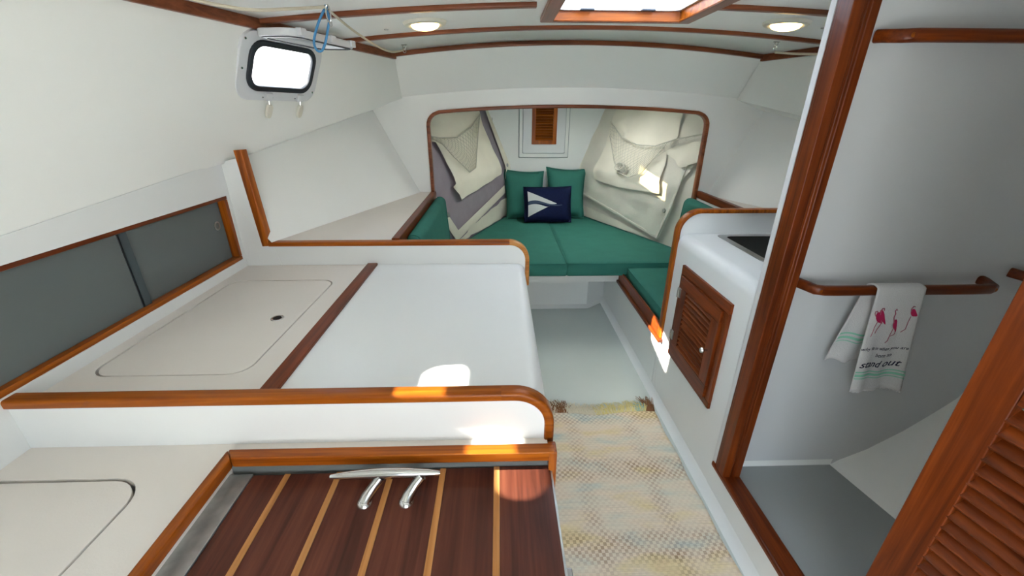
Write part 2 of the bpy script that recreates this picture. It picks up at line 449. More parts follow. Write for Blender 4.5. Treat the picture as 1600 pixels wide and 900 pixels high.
# sloping front of the trunk
def front_pt(u, v):
    x = lerp(-.605, 1.505, u)*(1-v)+lerp(-.574, 1.474, u)*v
    t = (2*u-1); z = lerp(1.576+.058*(1-t*t), 1.787+.063*(1-t*t), v)
    return (x, lerp(2.8, 2.55, v), z)
struct(MB().grid(front_pt, 24, 4).build('wall_front', CEILW), 'white sloping front of the cabin trunk')

# hull liner below the side deck, left and right
def hull_sec(y):
    t = (y-1.66)/1.14
    return [(lerp(-.80, -.46, t), .3), (lerp(-.94, -.53, t), 1.0), (lerp(-1.05, -.66, t), lerp(1.15, 1.26, t)), (lerp(-1.13, -.78, t), lerp(1.285, 1.505, t)), (low_x(max(y, 1.69))+.016, low_z(max(y, 1.69))-.003)]
for side, nm in ((-1, 'left'), (1, 'right')):
    mb = MB(); yy = [1.66+i*1.14/6 for i in range(7)] if side < 0 else [1.27+i*1.53/8 for i in range(9)]
    vs = []; k = 5
    for y in yy:
        for (x, z) in hull_sec(y): vs.append((x if side < 0 else 2*CX-x, y, z))
    mb.add(vs, [(i*k+j, i*k+j+1, (i+1)*k+j+1, (i+1)*k+j) for i in range(len(yy)-1) for j in range(k-1)])
    if side < 0:
        q = hull_sec(1.692); mb.add([(x, 1.692, z) for x, z in q]+[(-1.3, 1.692, q[-1][1]), (-1.3, 1.692, .3)], [tuple(range(len(q)+2))])
    struct(mb.build('wall_lower_'+nm, WALLW, angle=25), 'white hull liner under the side deck, %s side' % nm)

# unseen decks and topsides added outside to close the cabin against the sun
def ysec(): return [AFT, 0, .9, 1.69, 2.2, 2.8]
for side, nm in ((-1, 'left'), (1, 'right')):
    mb = MB(); vs = []
    for y in ysec():
        for (x, z) in ((low_x(y)-.004, low_z(y)+.035), (min(low_x(y), -.9)-.42, low_z(y)+.02), (min(low_x(y), -.9)-.40, -.1)):
            vs.append((x if side < 0 else 2*CX-x, y, z))
    mb.add(vs, [(i*3+j, i*3+j+1, (i+1)*3+j+1, (i+1)*3+j) for i in range(5) for j in range(2)])
    struct(mb.build('wall_outer_'+nm, WHITE, smooth=False), 'unseen side deck and topside added to shut out the sun, %s' % nm)
DX0, DX1, DY0, DY1 = .215, .415, 3.10, 3.34
def deck_boxes(mb, x0, x1, y0, y1, z0, z1):     # leaves a deck prism and the added hatch open
    fx0, fx1, fy0, fy1 = .46, .90, 3.0, 3.5
    for a, b, c, d in ((x0, DX0, y0, y1), (DX0, DX1, y0, DY0), (DX0, DX1, DY1, y1), (DX1, fx0, y0, y1), (fx0, fx1, y0, fy0), (fx0, fx1, fy1, y1), (fx1, x1, y0, y1)): mb.box(a, b, c, d, z0, z1)
    return mb
struct(MB().box(.205, .425, 3.09, 3.35, 1.6805, 1.688).build('window_6', glass_mat('amber_prism', (.72, .68, .50, 1), None), smooth=False), 'small amber deck prism in the foredeck')
mb = deck_boxes(MB(), -1.12, 2.02, 2.78, 4.4, 1.655, 1.68)
struct(MB().box(.43, .92, 2.98, 3.52, 1.68, 1.69).build('window_4', LENSF, smooth=False), 'unseen frosted hatch lens added to brighten the berth')  # unseen hatch, added as an extra light source over the berth
mb.box(-1.12, -1.10, 2.78, 4.4, -.1, 1.68).box(2.0, 2.02, 2.78, 4.4, -.1, 1.68).box(-1.12, 2.02, 4.38, 4.4, -.1, 1.69)
struct(mb.build('ceiling_deck', WHITE, smooth=False), 'unseen foredeck and bow topsides added to shut out the sun')

# bulkhead with the wide berth opening
OX0, OX1, OZ1 = -.444, 1.333, 1.53
def top_z(x): t = (x-.445)/.9; return 1.528-.042*t*t
op = [(OX0, .36), (OX0, 1.41)]+[(OX0+.075-.075*math.cos(math.radians(a)), 1.412+.078*math.sin(math.radians(a))) for a in (15, 30, 45, 60, 75)]
op += [(x, top_z(x)) for x in [OX0+.075+i*(OX1-OX0-.15)/16 for i in range(17)]]
op += [(OX1-.075+.075*math.cos(math.radians(a)), 1.412+.078*math.sin(math.radians(a))) for a in (75, 60, 45, 30, 15)]+[(OX1, 1.41), (OX1, .36)]
outr = []
for (x, z) in op:
    t = (x-OX0)/(OX1-OX0)
    if z < 1.405: outr.append((-.95 if x < .4 else 1.85, .3 if z < .5 else 1.40))
    else:
        xo = lerp(-.95, 1.85, t); tt = (xo-CX)/1.4
        outr.append((xo, 1.66-.2*abs(tt)**4 + .06*(1-tt*tt)))
mb = MB(); n = len(op)
vs = [(x, 2.8, z) for x, z in op]+[(x, 2.8, z) for x, z in outr]+[(x, 2.83, z) for x, z in op]+[(x, 2.83, z) for x, z in outr]
fs = []
for i in range(n-1):
    fs += [(i, i+1, n+i+1, n+i), (2*n+i, 3*n+i, 3*n+i+1, 2*n+i+1), (i, 2*n+i, 2*n+i+1, i+1)]
mb.add(vs, fs)
struct(mb.build('wall_bulkhead', WALLW, smooth=False), 'white forward bulkhead with a wide rounded opening to the berth')
struct(MB().sweep([(x, 2.802, z) for x, z in op], rprof(.020, .046, .005), (0, -1, 0)).build('trim_1', TM['X']), 'varnished teak edging around the berth opening')  # browner teak puts the shade at the top of the opening into the colour

# ceiling battens and fascia
def batten(y, nm, w=.030, h=.016, x0=-1, x1=1):
    pts = []
    for i in range(31):
        x = CX+half(y)*lerp(x0, x1, i/30); pts.append((x, y, ceil_z(x, y)-h/2+.001))
    return MB().sweep(pts, rprof(w, h, .004), (0, 0, 1)).build(nm, TM['X'])
struct(batten(1.70, 'trim_2', .032, x1=-.245), 'teak ceiling batten left of the hatch')
struct(batten(1.70, 'trim_3', .032, x0=.255), 'teak ceiling batten right of the hatch')
struct(batten(2.13, 'trim_4', .028), 'thin teak ceiling batten forward of the hatch')
struct(batten(2.55, 'trim_5', .026, .022), 'dark teak batten along the front edge of the ceiling')
for side, nm in ((-1, 'trim_6'), (1, 'trim_7')):
    pts = []
    for i in range(20):
        y = lerp(AFT, 2.555, i/19); p = trunk_pt(side, min(y, 2.55), 1); pts.append((p[0]-side*.012, y, p[2]-.012))
    struct(MB().sweep(pts, rprof(.024, .036, .004), (0, 0, 1)).build(nm, TM['Y']), 'teak fascia along the %s edge of the ceiling' % ('left' if side < 0 else 'right'))

# forepeak lining, foredeck and its forward wall
def hx(y, z, s):
    t = (y-2.8)/1.35
    f, a = ([.06, .09, -.16], [-.5, -.53, -.83]) if s < 0 else ([.84, .81, 1.05], [1.5, 1.47, 1.73])
    zs = [.4, 1., 1.6]
    return lerp(interp(z, zs, a), interp(z, zs, f), t)
def hp(y, z, s, off=0.0): return (hx(y, z, s)-s*off, y, z)
struct(MB().grid(lambda u, v: hp(lerp(2.83, 4.35, u), lerp(.36, 1.66, v), -1, -.012), 8, 8).build('wall_fore_left', MAUVE), 'mauve grey lining on the left of the forward berth')
struct(MB().grid(lambda u, v: hp(lerp(2.83, 4.35, u), lerp(.36, 1.66, v), 1, -.012), 8, 8).build('wall_fore_right', CLOTH), 'pale lining on the right of the forward berth')
struct(MB().box(-.3, 1.2, 4.17, 4.2, .36, 1.7).build('wall_fore', WHITE), 'white panel at the head of the berth')
mb = MB()                                    # foredeck with a small round-cornered deck prism opening
for a, b, c, d in ((-1.1, DX0, 2.835, 4.2), (DX0, .90, 2.835, 3.0), (DX0, .90, 3.5, 4.2), (.90, 2.0, 2.835, 4.2)): mb.box(a, b, c, d, 1.60, 1.63)   # one opening under prism and added hatch
struct(mb.build('ceiling_fore', WALLW, smooth=False), 'underside of the foredeck above the berth')

# floor, berth base, risers
struct(MB().box(.0, .88, AFT, 3.25, -.03, 0).build('floor', GREYF), 'pale grey painted cabin sole')
mb = MB().prism([(-.1, 3.07), (.714, 3.07), (.88, 3.2), (.92, 3.3), (-.1, 3.3)], XY, 0, .36)
struct(mb.build('wall_riser', WHITE, smooth=False), 'white riser under the forward berth')
mb = MB().sweep([(-.1, 3.068, .012), (.712, 3.068, .012), (.872, 3.195, .012)], [(-.002, -.012), (.022, -.012), (.008, .004), (-.002, .016)], (0, 0, 1))
struct(mb.build('baseboard_front', WHITE), 'white cove where the sole meets the berth riser')
struct(MB().box(.88, .90, 2.786, 3.3, 0, .344).build('wall_berth_side', WHITE, smooth=False), 'white panel under the berth on the right')
struct(MB().box(-1.5, 2.4, AFT, 4.4, -.12, -.10).build('floor_bilge', DARK, smooth=False), 'unseen hull bottom under the sole, shutting out light from below')  # unseen plate added to stop light entering from below
# inboard face on the right: settee, cabinet, sill
X = .88
mb = MB().sweep([(X-.001, 3.2, .0), (X-.001, AFT, .0)], [(-.004, 0), (-.004, .05), (.004, .028), (.014, .012), (.03, .0)], (0, 0, 1))
struct(mb.build('baseboard_right', WHITE), 'white cove along the right edge of the sole')

# ------------------------------------------------------------------ left side: galley
def panel_hole(mb, y0, y1, z0, z1fn, hy0, hy1, hz0, hz1, x, th):   # vertical panel with window hole
    for (a, b, c, d) in ((y0, hy0, z0, None), (hy1, y1, z0, None)):
        mb.add([(x, a, z0), (x, b, z0), (x, b, z1fn(b)), (x, a, z1fn(a))], [(0, 1, 2, 3)])
    mb.add([(x, hy0, z0), (x, hy1, z0), (x, hy1, hz0), (x, hy0, hz0)], [(0, 1, 2, 3)])
    mb.add([(x, hy0, hz1), (x, hy1, hz1), (x, hy1, z1fn(hy1)), (x, hy0, z1fn(hy0))], [(0, 1, 2, 3)])
    return mb
LY0, LY1, LZ0, LZ1 = .62, 1.645, .935, 1.195
mb = panel_hole(MB(), AFT, 1.66, .78, low_z, LY0, LY1, LZ0, LZ1, -1.08, .02)
struct(mb.build('wall_left_locker', WHITE, solid=.02, off=1, smooth=False), 'white locker face behind the galley counter')

lk = thing('sliding_door_locker', 'long smoked-glass sliding door locker in a teak frame above the left counter', 'locker', (-1.08, 1.13, .93))
mb = MB()
fy0, fy1, fz0, fz1 = .60, 1.664, .917, 1.213
fr = lambda u, v, w: (w, u, v)
for nm, (a, b, c, d), ax in (('bottom_rail', (fy0, fy1, fz0, fz0+.032), 'Y'), ('top_rail', (fy0, fy1, fz1-.032, fz1), 'Y'), ('side_stile', (fy1-.035, fy1, fz0+.032, fz1-.032), 'Z'), ('side_stile', (fy0, fy0+.035, fz0+.032, fz1-.032), 'Z')):
    MB().box(-1.095, -1.064, a, b, c, d).build(nm, TD[ax] if nm == 'top_rail' else TK[ax], lk, bevel=.003)
def pane(x, a, b, hole):
    p = MB().box(x-.003, x+.003, a, b, LZ0-.005, LZ1+.005).build('sliding_pane', SMOKE, lk)
    return p
p1 = pane(-1.098, 1.155, 1.64, True); p2 = pane(-1.087, .63, 1.19, False)
MB().lathe([(.016, 0), (.017, .002), (.012, .003), (.010, -.004), (.0, -.004)], (-1.095, 1.592, 1.088), (1, 0, 0), 20).build('finger_pull', CHROME, p1)
MB().box(-1.097, -1.082, 1.158, 1.163, LZ0, LZ1).build('pane_edge', RUBBER, p1)
MB().box(-1.0835, -1.082, 1.160, 1.190, LZ0, LZ1).build('pane_overlap', plain('dark_glass_edge', lin(58, 72, 76), .12), p2)
mb = MB(); mb.box(-1.30, -1.285, LY0-.02, LY1+.01, .90, 1.25); mb.box(-1.30, -1.10, LY1+.005, LY1+.012, .90, 1.25); mb.box(-1.30, -1.10, LY0-.02, LY0-.01, .9, 1.25)
mb.box(-1.30, -1.10, LY0, LY1, .90, .91); mb.box(-1.30, -1.10, LY0, LY1, 1.215, 1.225)
mb.build('locker_box', LOCKIN, lk, smooth=False)
MB().box(-1.29, -1.16, LY0, LY1, 1.05, 1.06).build('inner_shelf', LOCKIN, lk)

# forward counter (built with its stove-well lid, batten and inboard front)
gc = thing('galley_counter', 'white galley counter with a dark teak batten and an inset lid with finger hole', 'counter', (-.5, 1.2, 0))
YF, YA = 1.66, .765
# counter: slab with rounded inboard edge, opening for the inset lid
def slab_outline(y0, y1, z, x0, x1, r, zb):
    return [(x0, zb), (x0, z), (x1-r, z)]+arc(x1-r, z-r, r, 90, 0, 6)[1:]+[(x1, zb)]
lx0, lx1, ly0, ly1 = -1.02, -.632, .868, 1.492
mb = MB()
mb.prism([(-.545, .3), (-.545, .90), (.065, .90)]+arc(.07, .865, .035, 90, 0, 6)+[(.108, .3)], XZ, YA, YF)
mb.build('worktop', CREAM if False else WHITE, gc, angle=30)
mb = MB(); pl_o = [(-1.08, YA), (-.545, YA), (-.545, YF), (-1.08, YF)]
hole = rrect(lx1-lx0, ly1-ly0, .05, 6, (lx0+lx1)/2, (ly0+ly1)/2)
n = len(hole); out4 = []
for (x, y) in hole:
    dx, dy = x-(lx0+lx1)/2, y-(ly0+ly1)/2
    k = min(((-.545-(lx0+lx1)/2)/dx if dx > 0 else (-1.08-(lx0+lx1)/2)/dx) if abs(dx) > 1e-6 else 9e9, ((YF-(ly0+ly1)/2)/dy if dy > 0 else (YA-(ly0+ly1)/2)/dy) if abs(dy) > 1e-6 else 9e9)
    out4.append(((lx0+lx1)/2+dx*k, (ly0+ly1)/2+dy*k))
vs = [(x, y, .9) for x, y in hole]+[(x, y, .9) for x, y in out4]+[(x, y, .88) for x, y in hole]
fs = [(i, (i+1) % n, n+(i+1) % n, n+i) for i in range(n)]+[(i, 2*n+i, 2*n+(i+1) % n, (i+1) % n) for i in range(n)]
base = len(vs); vs += [(-.545, YF, .9), (-1.08, YF, .9), (-1.08, YA, .9), (-.545, YA, .9)]
for i in range(n):
    p, q = out4[i], out4[(i+1) % n]
    if abs(p[0]-q[0]) > 1e-6 and abs(p[1]-q[1]) > 1e-6:
        c = min(range(4), key=lambda k: (vs[base+k][0]-(p[0]+q[0])/2)**2+(vs[base+k][1]-(p[1]+q[1])/2)**2)
        fs.append((n+i, n+(i+1) % n, base+c))
mb.add(vs, fs); mb.build('counter_surround', CREAM, gc, smooth=False)
mb = MB(); inner = rrect(lx1-lx0-.010, ly1-ly0-.010, .047, 6, (lx0+lx1)/2, (ly0+ly1)/2)
mb.prism(inner, XY, .88, .8995); lid1 = mb.build('inset_lid', CREAM, gc, bevel=.0015)
MB().lathe([(.0, .0005), (.012, .0006), (.017, .002), (.019, .0015), (.020, 0)], (-.702, 1.173, .8995), (0, 0, 1), 24).build('finger_hole', [STEEL], lid1)
MB().lathe([(.0, .0016), (.0125, .0016), (.0126, .0001)], (-.702, 1.173, .8995), (0, 0, 1), 20).build('hole_bottom', DARK, lid1)  # dark disc laid on the lid, painted as the shade in the hole
MB().box(-.560, -.518, YA, YF-.002, .897, .908).build('batten', TD['Y'], gc, bevel=.002)

# low partitions that stand fore and aft of the counter
def partition(name, label, yc, th, path, wood_z, capw, pcap):
    pass
pf = thing('counter_partition', 'long low white partition with teak cap forward of the galley counter', 'partition', (-.4, 1.67, .9))
mb = MB()
ztop = .985
prof = [(-1.08, .3), (-1.08, 1.312), (-.99, 1.335), (-.966, ztop), (.045, ztop)]+arc(.04, .915, .07, 90, 0, 8)+[(.11, .3)]
mb.prism(prof, XZ, 1.661, 1.69); mb.build('panel', WHITE, pf, smooth=False)
path = [(-.955, 1.676, ztop+.006), (.04, 1.676, ztop+.006)]+[(x, 1.676, z) for x, z in arc(.04, .915, .076, 90, 0, 10)[1:]]+[(.116, 1.676, .80)]
pth = [(x, y, z) for x, y, z in path]
MB().sweep(pth[:2]+[], rprof(.040, .018, .005), (0, 0, 1)).build('teak_cap', TK['X'], pf)
MB().sweep(pth[1:], rprof(.018, .040, .005), (0, 1, 0)).build('curved_cap', wood('pale_teak', 'X', lin(150, 92, 40), lin(186, 124, 60), lin(206, 150, 84)), pf)
MB().sweep([(-.986, 1.676, 1.362), (-.966, 1.676, .985)], rprof(.030, .040, .004), (0, 1, 0)).build('upright_trim', TK['Z'], pf)

pa = thing('counter_partition', 'low white partition with curved teak cap between the two left counters', 'partition', (-.4, .75, .8))
zt = .912
prof = [(-1.08, .3), (-1.08, zt), (.03, zt)]+arc(.03, .842, .07, 90, 0, 8)[1:]+[(.10, .3)]
MB().prism(prof, XZ, .741, .764).build('panel', WHITE, pa, smooth=False)
path = [(-1.079, .7525, zt+.009), (.0, .7525, zt+.009)]
MB().sweep(path, rprof(.036, .022, .006), (0, 0, 1)).build('teak_cap', TK['X'], pa)
path = [(.0, .7525, zt+.009)]+[(x, .7525, z) for x, z in arc(.03, .842, .079, 90, 0, 12)]+[(.109, .7525, .70)]
MB().sweep(path, rprof(.022, .036, .006), (0, 1, 0)).build('curved_cap', TK['X'], pa)

# aft counter with a flush lid, opening framed in teak
ac = thing('aft_counter', 'cream lower counter with a flush round-cornered lid at lower left', 'counter', (-.7, .3, 0))
ax0, ax1, ay0, ay1 = -1.08, -.60, AFT+.01, .741
hx0, hx1, hy0, hy1 = -1.30, -.722, .0, .650
mb = MB()
hole = arc(hx1-.07, hy1-.07, .07, 90, 0, 8)            # top-right corner of the groove
g = .003
path = [(-1.08, hy1, .80), (hx1-.07, hy1, .80)]+[(x, y, .80) for x, y in hole[1:]]+[(hx1, AFT+.2, .80)]
outl = [(-1.08, hy1), (hx1-.07, hy1)]+hole[1:]+[(hx1, AFT)]
mb = MB()
n = len(outl)
far = [(-1.08, ay1), (hx1-.07, ay1)]+[(lerp(hx1-.07, ax1, (i+1)/8), ay1) for i in range(8)]+[(ax1, AFT)]
vs = [(x, y, .80) for x, y in outl]+[(x, y, .80) for x, y in far]+[(x, y, .785) for x, y in outl]
fs = []
for i in range(n-1): fs += [(i, i+1, n+i+1, n+i), (i, 2*n+i, 2*n+i+1, i+1)]
mb.add(vs, fs)
mb.add([(ax1, AFT, .80), (ax1, ay1, .80), (ax1, ay1, .3), (ax1, AFT, .3)], [(0, 1, 2, 3)])
mb.add([(ax1-.002, .72, .80), (.105, .72, .80), (.105, .742, .80), (ax1-.002, .742, .80), (ax1-.002, .72, .60), (.105, .72, .60)], [(0, 1, 2, 3), (0, 4, 5, 1)])
mb.build('worktop', CREAM, ac, smooth=False)
off = lambda o: [(x-.004*0, y, z) for x, y, z in o]
inn = [(-1.08, hy1-.006), (hx1-.07, hy1-.006)]+arc(hx1-.07, hy1-.07, .064, 90, 0, 8)[1:]+[(hx1-.006, AFT), (-1.08, AFT)]
MB().prism(inn, XY, .78, .7995).build('flush_lid', CREAM, ac, bevel=.0015)

of = thing('opening_frame', 'teak frame around the plank lid opening', 'frame', (-.25, .6, .8))
MB().prism([(-.605, .714), (.118, .714), (.118, .685), (-.585, .686)], XY, .785, .812).build('back_rail', TK['X'], of, bevel=.004)
MB().prism([(-.606, .713), (-.585, .686), (-.585, .0), (-.606, .0)], XY, .785, .812).build('side_rail', TK['Y'], of, bevel=.004)
MB().prism([(.104, .684), (.122, .684), (.122, .72), (.104, .72)], XY, .60, .811).build('corner_post', TK['Z'], of, bevel=.003)
MB().box(-.604, .104, .700, .706, .66, .79).build('inner_liner', plain('grey_liner', lin(112, 116, 114), .5), of, smooth=False)
MB().box(.104, .110, .0, .684, .60, .72).build('inner_liner', FRAMEW, of)

pl = thing('plank_lid', 'dark mahogany plank lid with pale inlaid strips and a steel cleat', 'lid', (-.22, .35, .72))
edges = [-.548, -.474, -.361, -.246, -.132, -.012, .108]
for i in range(6):
    a = edges[i]+(.0065 if i else 0); b = edges[i+1]-(.0065 if i < 5 else 0)
    MB().box(a, b, .02, lerp(.688, .700, (a+.55)/.65), .735, .760).build('plank', PLANK, pl, bevel=.0008, seg=1)
for i in range(1, 6):
    MB().box(edges[i]-.0063, edges[i]+.0063, .02, lerp(.688, .700, (edges[i]+.55)/.65), .735, .7602).build('inlay_strip', HOLLY, pl)
MB().box(.1085, .1125, .02, .69, .728, .758).build('edge_strip', ALU, pl)
MB().box(.114, .126, .44, .485, .70, .735).box(.113, .118, .40, .53, .715, .724).build('latch', STEEL, pl, bevel=.002)
cl = MB()
pts = [(-.357+i*.227/16, .642+.004*i/16, .800+.004*math.sin(math.pi*i/16)) for i in range(17)]
rad = [.0045+.0066*math.sin(math.pi*min(1, max(0, i/16)))**.7 for i in range(17)]
cl.tube(pts, rad, 14)
cleat = cl.build('cleat', STEEL, pl)
for cxp in (-.283, -.198):
    b = MB()
    b.tube([(cxp+.030, .640, .799), (cxp+.018, .632, .786), (cxp+.004, .618, .770), (cxp, .610, .762)], [.0105, .0105, .0125, .0135], 12)
    b.lathe([(0, .0095), (.0105, .008), (.0145, .004), (.016, 0)], (cxp, .611, .760), (0, 0, 1), 16)
    b.build('cleat_leg', STEEL, cleat)
    MB().lathe([(0, .0001), (.003, .0001), (.0034, -.001)], (cxp-.0005, .6065, .7685), (0, -.5, .87), 10).build('screw', DARK, cleat)
MB().box(-.604, -.550, .02, .690, .735, .7615).build('metal_strip', ALU, pl, bevel=.001)

# shelf behind the partition and its teak fiddle, left settee with bolster
sh = thing('side_shelf', 'cream shelf with a teak fiddle on the left side below the deck', 'shelf', (-.6, 2.2, 1.0))
def shelf_edge(y): return -.458
mb = MB().prism([(-.44, 1.69), (-.44, 2.8), (-.55, 2.8), (-.95, 1.69)], XY, .98, 1.0); mb.build('shelf_board', CREAM, sh, smooth=False)
MB().box(-.458, -.424, 1.69, 2.798, .955, 1.006).build('fiddle', TD['Y'], sh, bevel=.004)
MB().prism([(-.44, 1.69), (-.44, 2.8), (-.46, 2.8), (-.46, 1.69)], XY, .36, .98).build('settee_back', WHITE, sh, smooth=False)
ps = thing('settee', 'white left settee base beyond the galley counter', 'settee', (-.2, 2.2, 0))
MB().box(-.435, .02, 1.70, 2.785, 0, .38).build('base', WHITE, ps)

def cushion(name, label, poly, z0, z1, r=.02, group=None, pipe=True, cat='cushion'):
    root = thing(name, label, cat, (sum(p[0] for p in poly)/len(poly), sum(p[1] for p in poly)/len(poly), z0), group)
    def inset(pl_, d):
        n = len(pl_); out = []
        area = sum(pl_[i][0]*pl_[(i+1) % n][1]-pl_[(i+1) % n][0]*pl_[i][1] for i in range(n)); s = 1 if area > 0 else -1
        for i in range(n):
            p0, p1, p2 = Vector(pl_[i-1]), Vector(pl_[i]), Vector(pl_[(i+1) % n])
            d1 = (p1-p0).normalized(); d2 = (p2-p1).normalized(); n1 = Vector((-d1.y, d1.x))*s; n2 = Vector((-d2.y, d2.x))*s
            b = (n1+n2).normalized(); out.append(p1+b*(d/max(.3, b.dot(n1))))
        return out
    def dens(pl_):
        out = []
        for i in range(len(pl_)):
            a, b = Vector(pl_[i]), Vector(pl_[(i+1) % len(pl_)]); m = 6
            for k in range(m): out.append(a.lerp(b, k/m))
        return out
    mb = MB(); loops = []
    for d, z in ((.006, z0), (0, z0+.012), (-.002, (z0+z1)/2), (0, z1-.010), (.008, z1-.001), (.03, z1+.003), (.10, z1+.006)):
        loops.append([(p.x, p.y, z) for p in dens(inset([tuple(q) for q in poly], d))])
    n = len(loops[0]); vs = [p for l in loops for p in l]; fs = []
    for k in range(len(loops)-1):
        for i in range(n): fs.append((k*n+i, k*n+(i+1) % n, (k+1)*n+(i+1) % n, (k+1)*n+i))
    fs.append(tuple(range(n-1, -1, -1))); fs.append(tuple((len(loops)-1)*n+i for i in range(n)))
    mb.add(vs, fs); mb.build('cover', GREEN, root, angle=70)
    if pipe:
        lp = [(p.x, p.y, z1-.004) for p in dens(inset([tuple(q) for q in poly], .001))]
        MB().tube(lp, .0035, 6, closed=True).build('piping', GREEN, root)
        lp = [(p.x, p.y, z0+.010) for p in dens(inset([tuple(q) for q in poly], .000))]
        MB().tube(lp, .0035, 6, closed=True).build('piping', GREEN, root)
    return root
cushion('settee_cushion', 'teal seat cushion on the left settee hidden behind the counter', [(-.43, 1.75), (.02, 1.75), (.02, 2.695), (-.43, 2.695)], .385, .49)
# bolster leaning on the shelf front
def bolster(name, label, s, y0, y1, xo, xt, z0, z1, th):
    root = thing(name, label, 'cushion', (xo, (y0+y1)/2, z0))
    sec = []                                  # section in (x, z), leaning outboard at the top
    cx_, cz_ = 0, 0
    prof = rrect(th, z1-z0, th*.48, 5)
    def fn(p, y):
        t = (p[1]+(z1-z0)/2)/(z1-z0)
        return (lerp(xo, xt, t)-s*p[0], y, z0+(p[1]+(z1-z0)/2))
    mb = MB(); yl = [(y0, .55), (y0+.012, .86), (y0+.04, 1), (lerp(y0, y1, .5), 1.06), (y1-.04, 1), (y1-.012, .86), (y1, .55)]
    vs = []; n = len(prof)
    for y, k in yl: vs += [fn((p[0]*k, p[1]*(1 if k >= 1 else lerp(.93, 1, (k-.55)/.45))), y) for p in prof]
    fs = [(j*n+i, j*n+(i+1) % n, (j+1)*n+(i+1) % n, (j+1)*n+i) for j in range(len(yl)-1) for i in range(n)]
    fs += [tuple(range(n-1, -1, -1)), tuple((len(yl)-1)*n+i for i in range(n))]
    mb.add(vs, fs); mb.build('cover', GREEN, root, angle=75)
    for yy in (y0+.02, y1-.02):
        MB().tube([fn((p[0]*.93, p[1]*.985), yy) for p in prof], .0035, 6, closed=True).build('piping', GREEN, root)
    return root
bolster('backrest_cushion', 'teal backrest cushion leaning against the left shelf fiddle', -1, 1.80, 2.742, -.360, -.392, .495, .985, .07)

# portlights on the left side and an added one on the right
def portlight(idx, y0, z0, detail, side=-1):
    o, a, u, nrm = trunk_frame(y0, z0)
    if side > 0:
        o = Vector((2*CX-o.x, o.y, o.z)); a, u, nrm = [Vector((-q.x, q.y, q.z)) for q in (a, u, nrm)]
    root = bpy.data.objects.new('window_%d' % idx, None); COL.objects.link(root); root.location = o
    struct(root, 'white framed portlight with its pane swung up, on the left cabin side' if detail else ('portlight on the left cabin side above the counter, beside the viewer' if side < 0 else 'unseen portlight added on the right cabin side to let in skylight'))
    F = lambda p, q, w: o+a*p+u*q+nrm*w
    MB().ring(rrect(PW+.088, PH+.074, .06, 6, 0, -.006), rrect(PW-.0, PH, PR, 6), F, .012, .026).build('frame', FRAMEW, root, bevel=.003)
    MB().ring(rrect(PW+.104, PH+.086, .066, 6, -.003, -.008), rrect(PW+.01, PH+.01, PR, 6), F, .0, .013).build('backing_ring', TD['Y'], root)
    MB().ring(rrect(PW+.012, PH+.012, PR+.006, 6), rrect(PW-.028, PH-.028, PR-.008, 6), F, .020, .034).build('gasket', RUBBER, root, bevel=.004)
    MB().ring(rrect(PW, PH, PR, 6), rrect(PW-.012, PH-.012, PR-.004, 6), F, -.05, .020).build('liner', FRAMEW, root)
    if not detail:
        MB().prism(rrect(PW, PH, PR, 6), F, -.012, -.008).build('pane', GLASS, root); return
    for px in (-.055, .115):                  # hinge dogs and the ivory toggles that hang from them
        d = MB().prism(rrect(.034, .030, .003, 2, px, -PH/2-.026), F, .026, .036).build('dog_bracket', FRAMEW, root, bevel=.002)
        for sx in (-.024, .024):
            MB().lathe([(0, .003), (.003, .002), (.0035, 0)], F(px+sx, -PH/2-.030, .026), nrm, 10).build('screw', STEEL, d)
        MB().tube([F(px, -PH/2-.038, .034), F(px, -PH/2-.056, .040)], .0035, 8).build('dog_pin', CHROME, d)
        t = MB(); sec = [(.0085, -.052), (.0125, -.062), (.0125, -.085), (.009, -.100), (.004, -.106)]
        t.prism([(px-w_, -PH/2+z_) for w_, z_ in sec]+[(px+w_+.002, -PH/2+z_) for w_, z_ in sec[::-1]], F, .034, .046)
        t.build('toggle', TOGG, root, bevel=.003)
    for (sx, sy) in ((-1, .9), (-1, -.15), (1, -.9)):
        MB().lathe([(0, .002), (.004, .0015), (.0045, 0)], F(sx*(PW/2+.027), sy*(PH/2+.01), .026), nrm, 10).build('screw', STEEL, root)
    # opening pane, swung up about the top edge until it hangs below the ceiling
    oh = F(-.005, PH/2+.026, .035); inw = Vector((nrm.x, nrm.y, 0)).normalized()
    pu = (inw*.985+Vector((0, 0, -.03))).normalized(); pn = pu.cross(a).normalized()
    if pn.z > 0: pn = -pn
    G = lambda p, q, w: oh+a*p+pu*q+pn*w
    h2 = PH+.005
    sw = MB().ring(rrect(PW+.03, h2, .05, 6, 0, h2/2), rrect(PW-.03, h2-.05, .035, 6, 0, h2/2), G, -.012, .012).build('swung_sash', FRAMEW, root, bevel=.003)
    MB().ring(rrect(PW+.012, h2-.014, .045, 6, 0, h2/2), rrect(PW-.02, h2-.04, .035, 6, 0, h2/2), G, .011, .015).build('sash_gasket', RUBBER, sw)
    MB().prism(rrect(PW-.03, h2-.05, .035, 6, 0, h2/2), G, -.004, .002).build('sash_pane', GLASS, sw)
    for px in (-.12, .10):
        MB().box(0, 0, 0, 0, 0, 0) if False else None
        MB().prism([(px-.016, -.010), (px+.016, -.010), (px+.016, .020), (px-.016, .020)], G, -.016, .010).build('hinge', FRAMEW, sw, bevel=.002)
    for px in (-.14, .02, .14):
        MB().prism([(px-.013, h2-.014), (px+.013, h2-.014), (px+.013, h2+.008), (px-.013, h2+.008)], G, -.015, .008).build('catch', FRAMEW, sw, bevel=.002)
portlight(1, *PORTS[0], True)
portlight(2, *PORTS[1], False)
portlight(5, *PORTS[0], False, 1)  # unseen portlight added to bring more skylight onto the ceiling

